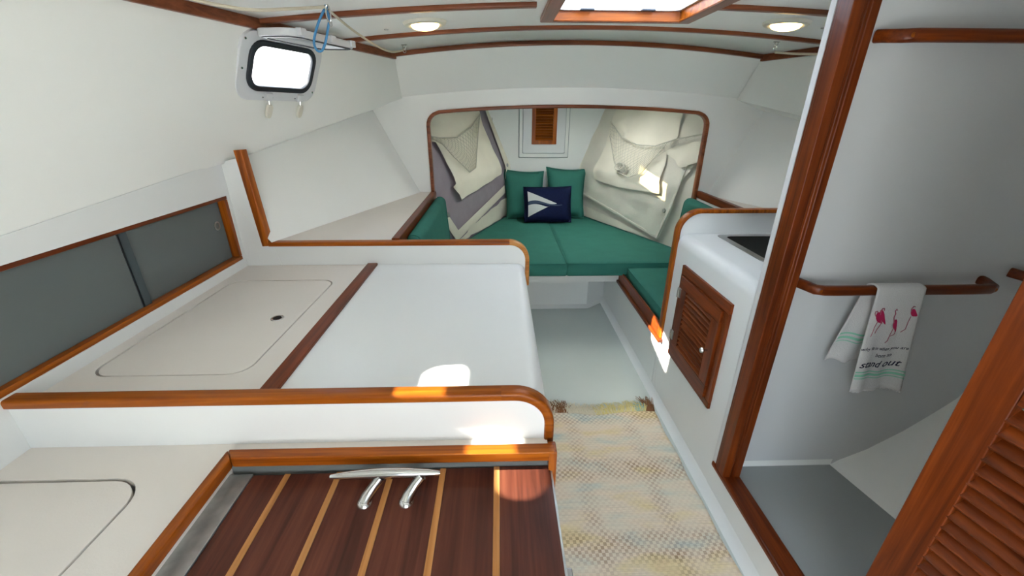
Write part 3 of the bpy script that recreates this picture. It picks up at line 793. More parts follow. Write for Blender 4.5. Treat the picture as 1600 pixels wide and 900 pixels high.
# ------------------------------------------------------------------ hatch in the ceiling
ht = bpy.data.objects.new('window_3', None); COL.objects.link(ht); ht.location = (.475, 1.65, 1.85)
struct(ht, 'teak framed overhead hatch with a hazed acrylic lens')
ow, oh_ = HX1-HX0, HY1-HY0
Fh = lambda p, q, w: (p, q, w)
ccx, ccy = (HX0+HX1)/2, (HY0+HY1)/2
mb = MB(); 
MB().ring(rrect(ow+.10, oh_+.05, .004, 2, ccx, ccy), rrect(ow, oh_, .003, 2, ccx, ccy), Fh, 1.829, 1.848).build('lower_trim', TM['Y'], ht, bevel=.003)  # grey-brown teak carries the shade here, the orange coaming the sunlit side
MB().ring(rrect(ow+.02, oh_+.02, .004, 2, ccx, ccy), rrect(ow-.004, oh_-.004, .003, 2, ccx, ccy), Fh, 1.832, 1.868).build('coaming', TK['X'], ht, bevel=.002)
MB().ring(rrect(ow+.03, oh_+.03, .03, 4, ccx, ccy), rrect(ow-.03, oh_-.03, .03, 4, ccx, ccy), Fh, 1.866, 1.882).build('lens_frame', ALU, ht)
MB().prism(rrect(ow-.02, oh_-.02, .03, 4, ccx, ccy), Fh, 1.868, 1.874).build('lens', LENS, ht)
for px in (HX0+.10, HX1-.17):
    MB().box(px, px+.055, HY1-.045, HY1-.025, 1.860, 1.867).build('hinge', RUBBER, ht, bevel=.002)

# ceiling lamps
def lamp(name, label, x, y):
    z = ceil_z(x, y); r = thing(name, label, 'lamp', (x, y, z), 'round lit ceiling lamps')
    sl = .063*2*(x-CX)/half(y)**2; ax = Vector((-sl, 0, -1)).normalized(); o = Vector((x, y, z))
    MB().lathe([(0, .006), (.058, .010), (.070, .014), (.082, .010), (.088, 0)], o, ax, 32).build('bezel', TOGG, r)
    MB().lathe([(0, .028), (.030, .027), (.050, .020), (.056, .012), (.056, .008)], o, ax, 32).build('diffuser', LAMPE, r)
lamp('ceiling_lamp', 'round lit ceiling lamp left of the hatch', -.293, 1.945)
lamp('ceiling_lamp', 'round lit ceiling lamp on the right near the door post', 1.155, 1.90)
def stud(x, y, label):
    z = ceil_z(x, y)
    tag(MB().lathe([(0, .004), (.008, .003), (.009, 0)], (x, y, z), (0, 0, -1), 14).build('snap_stud', STEEL), label, 'stud')
stud(-.467, 2.02, 'small metal stud on the ceiling left of the lit lamp')
stud(1.33, 1.93, 'small metal stud on the ceiling right of the lit lamp')

# ropes and strap
def eye(x, y, label):
    z = ceil_z(x, y); r = thing('eye_strap', label, 'eye strap', (x, y, z))
    MB().box(x-.014, x+.014, y-.006, y+.006, z-.004, z+.001).build('base', STEEL, r, bevel=.001)
    MB().tube([(x-.008, y, z-.003), (x-.007, y, z-.014), (x, y, z-.018), (x+.007, y, z-.014), (x+.008, y, z-.003)], .002, 8).build('eye', STEEL, r)
    MB().tube([(x+.008*math.cos(t/10*2*math.pi), y+.002, z-.026+.010*math.sin(t/10*2*math.pi)) for t in range(10)], .0018, 6, closed=True).build('shackle', STEEL, r)
eye(-.47, 2.38, 'small steel eye strap on the left of the ceiling')
eye(1.335, 2.24, 'small steel eye strap on the right of the ceiling')
def sagline(a, b, sag, n=16):
    a, b = Vector(a), Vector(b); return [a.lerp(b, i/n)+Vector((0, 0, -sag*4*(i/n)*(1-i/n))) for i in range(n+1)]
HK = (-.553, 1.60, 1.812)
def spline(pts, n=5):
    P_ = [Vector(p) for p in pts]; out = []
    for i in range(len(P_)-1):
        a, b, c, d = P_[max(0, i-1)], P_[i], P_[i+1], P_[min(len(P_)-1, i+2)]
        for k in range(n):
            t = k/n; out.append(.5*((2*b)+(c-a)*t+(2*a-5*b+4*c-d)*t*t+(3*b-a-3*c+d)*t**3))
    return out+[P_[-1]]
tag(MB().tube(spline([(-.551, 1.605, 1.800), (-.540, 1.80, 1.775), (-.515, 2.02, 1.752), (-.497, 2.20, 1.751), (-.478, 2.33, 1.770), (-.472, 2.38, 1.784)]), .0042, 8).build('cord', ROPE), 'cream cord sagging from the blue loop to an eye strap on the ceiling', 'cord')
tag(MB().tube(spline([(-.86, 1.28, 1.785), (-.80, 1.33, 1.768), (-.715, 1.42, 1.765), (-.63, 1.51, 1.785), (-.556, 1.60, 1.808)]), .0045, 8).build('cord', ROPE), 'cream cord sagging along the left fascia to the blue loop', 'cord')
tag(MB().tube(spline([(1.337, 2.24, 1.765), (1.42, 2.18, 1.752), (1.53, 2.10, 1.744), (1.66, 2.02, 1.744)]), .005, 8).build('cord', ROPE), 'cream cord hanging on the right of the ceiling near the door post', 'cord')
bl = thing('blue_loop', 'blue cord loop hanging from the ceiling by a snap hook beside the portlight', 'cord loop', HK)
lp = [(-.562, 1.800), (-.582, 1.772), (-.602, 1.735), (-.612, 1.706), (-.606, 1.685), (-.590, 1.684), (-.574, 1.708), (-.560, 1.745), (-.551, 1.772), (-.553, 1.795), (-.562, 1.800)]
MB().tube(spline([(x, 1.597, z) for x, z in lp], 3)[:-1], .0042, 8, closed=True).build('loop', BLUEC, bl)
MB().tube([(-.562, 1.597, 1.796), (-.556, 1.60, 1.808), (-.552, 1.60, 1.822)], .0055, 8).build('lashing', BLUEC, bl)
hk = []
for i in range(14):
    t = i/14*2*math.pi; hk.append((-.549+.007*math.cos(t), 1.592, 1.788+.024*math.sin(t)))
MB().tube(hk, .0026, 8, closed=True).build('snap_hook', STEEL, bl)
MB().lathe([(.0, -.008), (.005, -.006), (.005, .006), (0, .008)], (-.546, 1.592, 1.760), (0, 0, 1), 10).build('swivel', STEEL, bl)
MB().box(-.566, -.540, 1.594, 1.606, 1.817, 1.826).build('ceiling_pad', STEEL, bl, bevel=.001)

# ------------------------------------------------------------------ forward berth
bt = thing('berth_platform', 'white forward berth platform with a cream edge', 'berth', (.47, 3.3, .36))
MB().prism([(-.43, 2.79), (.90, 2.79), (1.33, 2.79), (1.36, 3.0), (.83, 4.165), (.075, 4.165), (-.43, 2.95)], XY, .345, .415).build('platform', WHITE, bt, smooth=False)
MB().box(-.43, .885, 2.772, 2.79, .409, .422).build('edge_trim', PIPE, bt, bevel=.003)
cushion('berth_cushion', 'teal berth cushion on the left of the centre seam', [(-.425, 2.70), (.468, 2.70), (.468, 4.14), (.075, 4.14), (-.44, 2.88)], .425, .522)
cushion('berth_cushion', 'teal berth cushion on the right of the centre seam', [(.473, 2.70), (1.31, 2.70), (1.42, 2.90), (.845, 4.14), (.473, 4.14)], .425, .522)

def pillow(name, label, bl_, br_, tl_, tr_, thick, mat, nrm, pinch=.02):
    root = thing(name, label, 'pillow', bl_)
    bl_, br_, tl_, tr_ = map(Vector, (bl_, br_, tl_, tr_)); nrm = Vector(nrm).normalized()
    def surf(u, v, s):
        p = bl_.lerp(br_, u).lerp(tl_.lerp(tr_, u), v)
        a, b = 2*u-1, 2*v-1
        h = max(0, (1-a**4)*(1-b**4))**.55*thick/2
        ex = (br_-bl_).normalized(); ey = (tl_-bl_).normalized()
        p = p-ex*pinch*a*(1-b*b)*.9 - ey*pinch*b*(1-a*a)*.9
        return p+nrm*s*h
    mb = MB(); n = 14
    mb.grid(lambda u, v: surf(u, v, 1), n, n); mb.grid(lambda u, v: surf(u, v, -1), n, n)
    mb.build('cover', mat, root, angle=80)
    lp = [surf(k/12, 0, 0) for k in range(12)]+[surf(1, k/12, 0) for k in range(12)]+[surf(1-k/12, 1, 0) for k in range(12)]+[surf(0, 1-k/12, 0) for k in range(12)]
    MB().tube(lp, .005, 6, closed=True).build('piping', mat, root)
    return root, surf
pillow('throw_pillow', 'plain teal square pillow, the left one at the head of the berth', (.07, 3.97, .534), (.435, 3.97, .534), (.035, 4.10, .985), (.43, 4.10, .965), .13, GREEN, (0, -1, .25))
pillow('throw_pillow', 'plain teal square pillow, the right one at the head of the berth', (.465, 3.97, .534), (.825, 3.97, .534), (.455, 4.10, 1.005), (.838, 4.10, .985), .13, GREEN, (0, -1, .25))
nv, nsurf = pillow('throw_pillow', 'navy oblong pillow with a white pennant, in front of the teal pillows', (.232, 3.80, .540), (.672, 3.80, .540), (.225, 3.92, .845), (.675, 3.92, .85), .12, NAVY, (0, -1, .35), .008)
def on_pillow(poly, name, mat, lift):        # fan strip between two edges given in pillow uv
    mb = MB(); nn = 12
    (ua, ub, lo, hi) = poly
    mb.grid(lambda a, b: nsurf(lerp(ua, ub, a), lerp(lo(a), hi(a), b), 1)+Vector((0, -1, .35)).normalized()*lift, nn, 3)
    mb.build(name, mat, nv)
wave = lambda a: .045*math.sin(a*2*math.pi*.85+.2)
upE = lambda a: lerp(.86, .50, a); loE = lambda a: lerp(.14, .50, a)
on_pillow((.07, .68, lambda a: min(upE(a), lerp(.56, .52, a)+wave(a)), upE), 'pennant_half', BURGEE, .003)
on_pillow((.07, .53, lambda a: lerp(.13, .43, a), lambda a: max(lerp(.13, .43, a)+.002, lerp(.45, .435, a)+wave(a*.8))), 'pennant_half', BURGEE, .003)
on_pillow((.07, .80, lambda a: lerp(.45, .48, a)+wave(a), lambda a: lerp(.56, .50, a)+wave(a)), 'pennant_wave', BURG2, .0025)

# louvred vent on the forward wall
vt = thing('louvred_vent', 'teak louvred vent in a white frame on the forward wall', 'vent', (.42, 4.16, 1.15))
Fv = lambda p, q, w: (p, 4.17-w, q)
MB().ring(rrect(.40, .58, .006, 2, .427, 1.42), rrect(.235, .42, .004, 2, .427, 1.42), Fv, 0, .032).build('surround', FRAMEW, vt, bevel=.004)
MB().ring(rrect(.47, .66, .006, 2, .427, 1.42), rrect(.40, .58, .004, 2, .427, 1.42), Fv, 0, .018).build('outer_surround', WHITE, vt, bevel=.003)
MB().ring(rrect(.235, .42, .004, 2, .427, 1.42), rrect(.165, .35, .003, 2, .427, 1.42), Fv, .002, .042).build('vent_frame', TK['Z'], vt, bevel=.003)
OUTLINE = plain('grey_outline', lin(120, 132, 138), .7)  # thin grey rings drawn as dark outlines of the surround
MB().ring(rrect(.482, .672, .006, 2, .427, 1.42), rrect(.466, .656, .004, 2, .427, 1.42), Fv, 0, .006).build('outline_ring', OUTLINE, vt)
MB().ring(rrect(.408, .588, .006, 2, .427, 1.42), rrect(.394, .574, .004, 2, .427, 1.42), Fv, .016, .0205).build('outline_ring', OUTLINE, vt)
MB().box(.34, .515, 4.166, 4.169, 1.24, 1.60).build('backing', DARK, vt)  # near-black sheet, painted as the shade behind the slats
sl = None
for k in range(15):
    z = 1.252+k*.0235
    if sl is None:
        sl = MB().prism([(4.160, .011), (4.138, -.006), (4.134, -.004), (4.134, -.001), (4.156, .016)], lambda u, v, w: (w, u, z+v), .343, .511).build('slat', TK['X'], vt); z0_ = z
    else:
        c = sl.copy(); COL.objects.link(c); c.parent = vt; c.location = (0, 0, z-z0_)

# hanging canvas, strips and nets along the berth sides
def on_hull(pts, s, off): return [Vector(hp(y, z, s, off)) for y, z in pts]
def patch(outline, s, off, wr=.006, seed=0, fold=0):   # triangulated cloth sheet over the lining
    rnd = random.Random(seed)
    bm = bmesh.new(); vs = [bm.verts.new((y, z, 0)) for y, z in outline]
    es = [bm.edges.new((vs[i], vs[(i+1) % len(vs)])) for i in range(len(vs))]
    bmesh.ops.triangle_fill(bm, edges=es, use_beauty=True)
    for _ in range(4):
        ee = [e_ for e_ in bm.edges if e_.calc_length() > .055]
        if not ee: break
        bmesh.ops.subdivide_edges(bm, edges=ee, cuts=1); bmesh.ops.triangulate(bm, faces=bm.faces)
    bm.verts.ensure_lookup_table()
    vv = []
    p1, p2 = rnd.uniform(0, 6), rnd.uniform(0, 6)
    for v in bm.verts:
        y, z = v.co.x, v.co.y
        w = wr*(math.sin(y*23+z*9+p1)+.7*math.sin(y*9-z*31+p2))*.5+fold*abs(math.sin(y*14+z*5))
        vv.append(hp(y, z, s, off+w))
    ff = [tuple(v.index for v in f.verts) for f in bm.faces]
    bm.verts.index_update(); ff = [tuple(v.index for v in f.verts) for f in bm.faces]
    bm.free()
    return MB().add(vv, ff)
def grom(root, y, z, s, off=.012):
    o = Vector(hp(y, z, s, off)); n = Vector((-s, -.42, .1)).normalized()
    MB().lathe([(0, .003), (.010, .004), (.016, .004), (.018, 0)], o, n, 14).build('stud', CHROME, root)
def band(path, s, off, w, name, mat, root):
    pts = on_hull(path, s, off); MB().sweep(pts, rprof(w, .006, .002, 2), (-s, -.42, 0)).build(name, mat, root)

lc = thing('lee_cloth', 'white canvas band with studs framing the mauve lining on the left', 'canvas', (-.2, 3.3, .6))
band([(4.07, .80), (3.19, .585), (2.86, 1.04)], -1, .006, .075, 'hem_band', CLOTH2, lc)
grom(lc, 3.064, .783, -1, .016)
patch([(3.16, .53), (3.33, .60), (4.12, .72), (4.14, .53)], -1, .004, .012, 3, .02).build('drape', CLOTH2, lc, angle=60)
patch([(2.84, .5), (2.84, .85), (3.13, .53)], -1, .004, .008, 4).build('drape', CLOTH2, lc, angle=60)
cs = thing('corner_strip', 'cream strip with two studs on the left edge of the forward wall', 'strip', (0, 4.13, 1.2))
patch([(4.125, 1.56), (4.30, 1.56), (4.17, .90), (4.06, .90)], -1, .012, .0, 5).build('strip', CLOTH2, cs); grom(cs, 4.18, 1.431, -1, .016); grom(cs, 4.107, 1.022, -1, .016)
cs = thing('corner_strip', 'cream strip with two studs on the right edge of the forward wall', 'strip', (.9, 4.13, 1.2))
patch([(4.36, 1.56), (4.20, 1.56), (4.12, .95), (4.24, .95)], 1, .012, .0, 6).build('strip', CLOTH2, cs); grom(cs, 4.239, 1.427, 1, .016); grom(cs, 4.19, 1.009, 1, .016)

tag(patch([(2.86, 1.56), (3.99, 1.56), (3.986, 1.492), (3.945, 1.281), (3.955, .971), (3.941, .955), (3.6, .905), (3.235, .863), (3.214, .907), (3.145, .975), (3.181, .995), (3.213, 1.186), (3.199, 1.29), (2.9, 1.33)], -1, .024, .010, 8).build('hanging_cloth', CLOTH2, angle=60), 'cream cloth hanging over the mauve lining on the left of the berth', 'cloth')

def net(root, top, bot, s, off, nu, nv, bulge, rad=.0016):
    def smooth(p, t):
        k = t*(len(p)-1); i = min(int(k), len(p)-2); f = k-i
        return (lerp(p[i][0], p[i+1][0], f), lerp(p[i][1], p[i+1][1], f))
    def pt(u, v):
        a, b = smooth(top, u), smooth(bot, u)
        return Vector(hp(lerp(a[0], b[0], v), lerp(a[1], b[1], v), s, off+bulge*math.sin(math.pi*(.15+.75*v))*math.sin(math.pi*u)))
    mb = MB()
    for k in range(nu+1):                    # diamond mesh
        for d in (1, -1):
            pts = []
            for j in range(nv+1):
                u = (k+d*j*.5)/nu
                if 0 <= u <= 1: pts.append(pt(u, j/nv))
            if len(pts) > 1: mb.tube(pts, rad, 3)
    o = mb.build('netting', NETM, root); o['kind'] = 'stuff'
    MB().tube([pt(i/20, 0) for i in range(21)], .005, 6).build('head_rope', NETM, root)
    MB().tube([pt(i/20, 1) for i in range(21)], .004, 6).build('foot_rope', NETM, root)
nt1 = thing('cargo_net', 'cream net hammock slung on the left side of the berth', 'net', (-.4, 3.5, 1.2))
net(nt1, [(3.0, 1.36), (3.2, 1.32), (3.405, 1.31), (3.689, 1.379), (3.941, 1.476)], [(3.22, 1.29), (3.27, 1.18), (3.367, 1.055), (3.49, 1.074), (3.941, 1.476)], -1, .045, 22, 12, .05)
sc = thing('lee_cloth', 'large pale canvas lee cloth with a stitched hem covering the right of the berth', 'canvas', (1.2, 3.5, .6))
patch([(4.20, 1.56), (2.88, 1.56), (3.06, 1.026), (3.083, .84), (3.189, .552), (3.213, .55), (3.7, .663), (4.118, .75)], 1, .016, .010, 11).build('sheet', CLOTH, sc, angle=60)
band([(4.118, .755), (3.7, .668), (3.205, .556)], 1, .020, .022, 'hem', CLOTH, sc)
band([(3.205, .556), (3.100, .84), (3.06, 1.03), (3.10, 1.24), (3.03, 1.33)], 1, .024, .022, 'hem', CLOTH, sc)
grom(sc, 3.15, .79, 1, .030); grom(sc, 3.615, 1.487, 1, .03)
patch([(4.13, .64), (3.63, .59), (3.25, .53), (4.13, .53)], 1, .010, .008, 12, .008).build('lower_fold', CLOTH2, sc, angle=60)
patch([(2.84, 1.32), (3.12, 1.30), (3.30, 1.22), (3.08, 1.12), (2.84, 1.25)], 1, .034, .014, 13, .02).build('gathered_fold', CLOTH2, sc, angle=60)
tag(patch([(4.006, 1.56), (3.316, 1.56), (3.293, 1.423), (3.262, 1.334), (3.271, 1.204), (3.19, .976), (3.194, .912), (3.64, .892), (3.945, .918), (3.91, 1.229), (3.99, 1.40)], 1, .036, .012, 14, .008).build('hanging_cloth', CLOTH2, angle=60), 'cream cloth sheet hanging on the right of the berth behind the net', 'cloth')
nt2 = thing('cargo_net', 'cream net hammock slung on the right side of the berth', 'net', (1.2, 3.5, 1.1))
net(nt2, [(3.966, 1.416), (3.738, 1.293), (3.541, 1.25), (3.36, 1.253), (3.23, 1.308), (3.0, 1.37)], [(3.90, 1.30), (3.70, 1.10), (3.59, 1.02), (3.46, 1.00), (3.37, 1.05), (3.30, 1.25)], 1, .062, 22, 12, .05)
rp = MB()
for k in range(5):
    rp.tube([Vector(hp(3.56+.045*math.cos(t/10*2*math.pi+k)+.006*k, 1.055+.028*math.sin(t/10*2*math.pi+k)+.004*k, 1, .075+.006*k)) for t in range(10)], .006, 6, closed=True)
tag(rp.build('coiled_line', NETM), 'coil of pale line lying in the right net hammock', 'line')

# ------------------------------------------------------------------ right side: settee, sink cabinet, head compartment
sb = thing('settee', 'white right settee base with a teak front fiddle', 'settee', (1.1, 2.35, 0))
MB().box(X, 1.335, 1.975, 2.785, 0, .36).build('base', WHITE, sb, smooth=False)
MB().box(X-.012, X-.0005, 1.93, 2.785, .362, .440).build('fiddle_board', TD['Y'], sb, bevel=.005)
MB().box(X-.026, X-.0005, 1.915, 2.785, .342, .364).build('ledge_moulding', TD['Y'], sb, bevel=.006, seg=3)
cushion('settee_cushion', 'teal seat cushion on the right settee behind the sink cabinet', [(X+.018, 1.98), (1.34, 1.98), (1.34, 2.693), (X+.018, 2.693)], .385, .488)
bolster('backrest_cushion', 'teal backrest cushion along the right settee under the teak fiddle', 1, 1.99, 2.79, 1.255, 1.295, .495, .962, .075)
sf = thing('side_shelf', 'right side shelf with a dark teak fiddle', 'shelf', (1.4, 2.3, 1.0))
MB().prism([(1.35, 1.98), (1.35, 2.8), (1.44, 2.8), (1.75, 1.98)], XY, .955, .975).build('shelf_board', CREAM, sf, smooth=False)
MB().box(1.338, 1.366, 1.98, 2.79, .962, 1.008).build('fiddle', TD['Y'], sf, bevel=.006, seg=3)
MB().box(1.345, 1.36, 1.98, 2.79, .36, .96).build('settee_back', WHITE, sf)

sk = thing('sink_cabinet', 'white sink cabinet with a teak louvred door', 'cabinet', (1.2, 1.6, 0))
ZT = .948; r_ = .05
fx0, fx1, fyy0, fyy1 = 1.062, 1.40, 1.525, 1.895          # bowl opening
mb = MB()
mb.prism([(X, 0), (X, ZT-r_)]+arc(X+r_, ZT-r_, r_, 180, 90, 6)[1:]+[(fx0, ZT), (fx0, .60), (X+.02, .60), (X+.02, 0)], XZ, 1.270, 1.935)
mb.build('front', WHITE, sk, angle=30)
mb = MB()
mb.add([(fx0, 1.272, ZT), (1.95, 1.272, ZT), (1.95, fyy0, ZT), (fx0, fyy0, ZT), (fx0, fyy1, ZT), (1.95, fyy1, ZT), (1.95, 1.935, ZT), (fx0, 1.935, ZT), (fx1, fyy0, ZT), (fx1, fyy1, ZT)],
       [(0, 1, 2, 8, 3), (4, 9, 5, 6, 7), (8, 2, 5, 9)])
mb.build('worktop', WHITE, sk, smooth=False)
cab_ws = thing('cabinet_splashback', 'white splashback with curved teak edging forward of the sink', 'partition', (1.2, 1.95, .4))
ra = .10
pr_ = [(X, 0), (X, 1.055-ra)]+arc(X+ra, 1.055-ra, ra, 180, 90, 8)[1:]+[(1.75, 1.055), (1.75, .36), (1.3, 0)]
MB().prism(pr_, XZ, 1.937, 1.970).build('panel', WHITE, cab_ws, smooth=False)
path = [(X-.004, 1.952, .365), (X-.004, 1.952, 1.055-ra)]+[(x, 1.952, z) for x, z in arc(X+ra, 1.055-ra, ra+.004, 180, 90, 12)[1:]]+[(1.75, 1.952, 1.059)]
MB().sweep(path, rprof(.018, .044, .005), (0, 1, 0)).build('teak_edging', TK['Z'], cab_ws)

snk = thing('sink', 'stainless steel sink set in the white cabinet top', 'sink', (1.23, 1.71, ZT))
scx, scy = (fx0+fx1)/2, (fyy0+fyy1)/2; sw_, sh_ = fx1-fx0, fyy1-fyy0
MB().ring(rrect(sw_+.03, sh_+.03, .03, 5, scx, scy), rrect(sw_-.03, sh_-.03, .03, 5, scx, scy), XY, ZT+.0005, ZT+.004).build('rim', CHROME, snk, bevel=.001)
mb = MB(); l1 = rrect(sw_-.03, sh_-.03, .03, 5, scx, scy); l2 = rrect(sw_-.045, sh_-.045, .04, 5, scx, scy); l3 = rrect(sw_-.10, sh_-.10, .05, 5, scx, scy); n = len(l1)
vs = [(x, y, ZT+.002) for x, y in l1]+[(x, y, ZT-.14) for x, y in l2]+[(x, y, ZT-.17) for x, y in l3]
mb.add(vs, [(k*n+i, k*n+(i+1) % n, (k+1)*n+(i+1) % n, (k+1)*n+i) for k in range(2) for i in range(n)]+[tuple(2*n+i for i in range(n))])
mb.build('bowl', plain('sink_bowl', lin(120, 122, 122), .3, 1.0), snk)
MB().lathe([(0, .002), (.02, .002), (.028, .004), (.032, 0)], (scx, scy, ZT-.17), (0, 0, 1), 20).build('drain', STEEL, snk)

# cabinet door frame and louvred door
Fc = lambda u, v, w: (X-w, u, v)
cy0, cy1, cz0, cz1 = 1.372, 1.816, .345, .832
for nm, (a, b, c, d), ax in (('frame_rail', (cy0, cy1, cz1-.042, cz1), 'Y'), ('frame_rail', (cy0, cy1, cz0, cz0+.030), 'Y'), ('frame_stile', (cy0, cy0+.034, cz0+.03, cz1-.042), 'Z'), ('frame_stile', (cy1-.028, cy1, cz0+.03, cz1-.042), 'Z')):
    MB().box(X-.012, X+.004, a, b, c, d).build(nm, TD[ax], sk, bevel=.002)
dy0, dy1, dz0, dz1 = cy0+.036, cy1-.030, cz0+.032, cz1-.044
cd = thing('cabinet_door', 'x', 'x'); bpy.data.objects.remove(cd)
door = MB().box(X-.004, X+.004, dy0+.02, dy1-.02, dz0+.02, dz1-.02).build('door', DARK, sk)  # near-black backing stands in for the shade in the slat gaps
so = (.052, .072)
for nm, (a, b, c, d), ax in (('door_rail', (dy0, dy1, dz1-.055, dz1), 'Y'), ('door_rail', (dy0, dy1, dz0, dz0+.06), 'Y'), ('door_stile', (dy0, dy0+.062, dz0+.06, dz1-.055), 'Z'), ('door_stile', (dy1-.072, dy1, dz0+.06, dz1-.055), 'Z')):
    MB().box(X-.022, X-.002, a, b, c, d).build(nm, TD[ax], door, bevel=.002)
sl = None; n_s = 13; zb, ztp = dz0+.06, dz1-.055
for k in range(n_s):
    z = zb+(k+.5)*(ztp-zb)/n_s
    if sl is None:
        sl = MB().prism([(X-.009, .001), (X-.0195, -.0085), (X-.0225, -.0075), (X-.022, -.004), (X-.0095, .0065)], lambda u, v, w: (u, w, z+v), dy0+.062, dy1-.072).build('slat', TD['Y'], door); z0_ = z
    else:
        c = sl.copy(); COL.objects.link(c); c.parent = door; c.location = (0, 0, z-z0_)
for hz in (.704, .475):
    MB().box(X-.027, X-.012, dy1-.022, dy1+.004, hz-.024, hz+.024).build('hinge', CHROME, door, bevel=.002)
    MB().tube([(X-.029, dy1-.004, hz-.025), (X-.029, dy1-.004, hz+.025)], .004, 10).build('hinge_pin', STEEL, door)
MB().lathe([(.0045, 0), (.0045, .012), (.010, .016), (.0125, .022), (.010, .028), (0, .030)], (X-.022, 1.448, .588), (-1, 0, 0), 20).build('knob', STEEL, door)

# head compartment
HW = 1.25
mb = MB().box(X, 2.3, HW, HW+.022, 0, 1.80)
struct(mb.build('wall_head', plain('grey_white_laminate', lin(214, 215, 214), .38, noise=.02, nscale=2), smooth=False), 'white forward wall of the head compartment behind the grab rails')
struct(MB().box(X, 1.75, AFT, HW, .11, .145).build('floor_head', GREYH), 'dark grey floor of the head compartment')
sec = [(1.33, .10), (1.372, .147), (1.40, .17), (1.50, .225), (1.62, .32), (1.71, .41), (1.775, .48), (1.825, .62), (1.865, .85), (1.92, 1.1), (1.98, 1.32)]
mb = MB(); k = len(sec); yy = [HW, .9, .5, 0, AFT]
vs = [(x+.21*(HW-y), y, z) for y in yy for x, z in sec]
mb.add(vs, [(i*k+j, i*k+j+1, (i+1)*k+j+1, (i+1)*k+j) for i in range(len(yy)-1) for j in range(k-1)])
struct(mb.build('wall_head_hull', WALLW, angle=50), 'white curved hull side in the head compartment')
struct(MB().sweep([(.945, HW-.001, .147), (1.372, HW-.001, .147)], [(0, 0), (.0, .03), (-.006, .012), (-.02, 0)], (0, 0, 1)).build('baseboard_head', WALLW), 'white cove at the foot of the head wall')
struct(MB().prism([(X-.001, 0), (X, .145), (X+.04, .145), (X+.04, 0)], XZ, AFT, 1.275).build('wall_sill', WHITE), 'white kick face under the door sill')
struct(MB().box(X-.007, X+.068, AFT, 1.268, .143, .168).build('trim_8', TD['Y'], bevel=.009, seg=4), 'rounded teak sill of the head doorway')
struct(MB().box(-1.5, -.34, AFT-.02, AFT, -.1, 1.85).box(.52, 2.4, AFT-.02, AFT, -.1, 1.85).box(-.34, .52, AFT-.02, AFT, -.1, .36).box(-.34, .52, AFT-.02, AFT, 1.50, 1.85).build('wall_aft', WALLW, smooth=False), 'unseen aft wall, its companionway opening sized to balance the daylight')  # unseen wall added to cut the light from aft
struct(MB().box(.955, 2.5, .03, .05, .10, 1.80).build('wall_head_aft', WALLW, smooth=False), 'unseen aft wall of the head compartment, added to keep it dim')  # unseen wall added to block light from aft
struct(MB().box(-1.4, 2.3, -4.2, AFT-.021, .27, .30).box(-1.4, -1.1, -4.2, AFT-.021, .30, .75).box(2.0, 2.3, -4.2, AFT-.021, .30, .75).box(-1.4, 2.3, -4.25, -4.2, .5, .95).build('floor_cockpit_bounce', WHITE, smooth=False), 'unseen white cockpit added to bounce sunlight onto the ceiling')  # unseen white surfaces added as a reflector for the ceiling
# door post
mb = MB().prism([(X-.006, 1.233), (X-.006, 1.180), (X+.022, 1.176), (X+.026, 1.186), (X+.036, 1.186), (X+.040, 1.178), (X+.064, 1.178), (X+.064, 1.249), (X, 1.249), (X, 1.233)], XY, .166, 1.83)
post = struct(mb.build('trim_9', TD['Z'], bevel=.003, smooth=True), 'tall dark teak post of the head doorway')
MB().box(X+.0635, X+.067, 1.195, 1.225, .865, .915).build('strike_plate', CHROME, post, bevel=.001)
for zz in (.878, .902): MB().lathe([(0, .003), (.005, .002), (.006, 0)], (X+.067, 1.205, zz), (1, 0, 0), 10).build('screw', STEEL, post)

# half-open louvred door (hinged aft, its free edge near the viewer)
d1 = bpy.data.objects.new('door_1', None); COL.objects.link(d1); d1.location = (.926, .64, .18)
struct(d1, 'big varnished teak louvred door at the lower right')
ux = Vector((.2, -1, 0)).normalized(); un = Vector((-1, -.2, 0)).normalized(); do = Vector((.918, .637, 0))
Fd = lambda p, q, w: do+ux*p+un*w+Vector((0, 0, q))
DW, DZ0, DZ1 = .56, .18, 1.72; stw = .070
MB().prism([(0, DZ0), (stw, DZ0), (stw, DZ1), (0, DZ1)], Fd, -.015, .015).build('stile', TD['Z'], d1, bevel=.003)
MB().prism([(DW-stw, DZ0), (DW, DZ0), (DW, DZ1), (DW-stw, DZ1)], Fd, -.015, .015).build('stile', TD['Z'], d1, bevel=.003)
for a, b in ((DZ0, DZ0+.11), (1.02, 1.10), (DZ1-.09, DZ1)):
    MB().prism([(stw, a), (DW-stw, a), (DW-stw, b), (stw, b)], Fd, -.014, .014).build('rail', TD['Y'], d1, bevel=.002)
pitch = .0312
def slatm(z):
    return MB().prism([(-.0145, .0065), (-.0125, .0135), (.0135, -.0045), (.0160, -.0085), (.0130, -.0125)], lambda u, v, w: Fd(w, z+v, u), stw-.004, DW-stw+.004)
for a, b in ((DZ0+.11, 1.02), (1.10, DZ1-.09)):
    sl = None; k = 0; z = a+.5*pitch
    while z < b-.3*pitch:
        if sl is None: sl = slatm(z).build('slat', TD['Y'], d1, bevel=.0015); z0_ = z
        else:
            c = sl.copy(); COL.objects.link(c); c.parent = d1; c.location = (0, 0, z-z0_)
        z += pitch

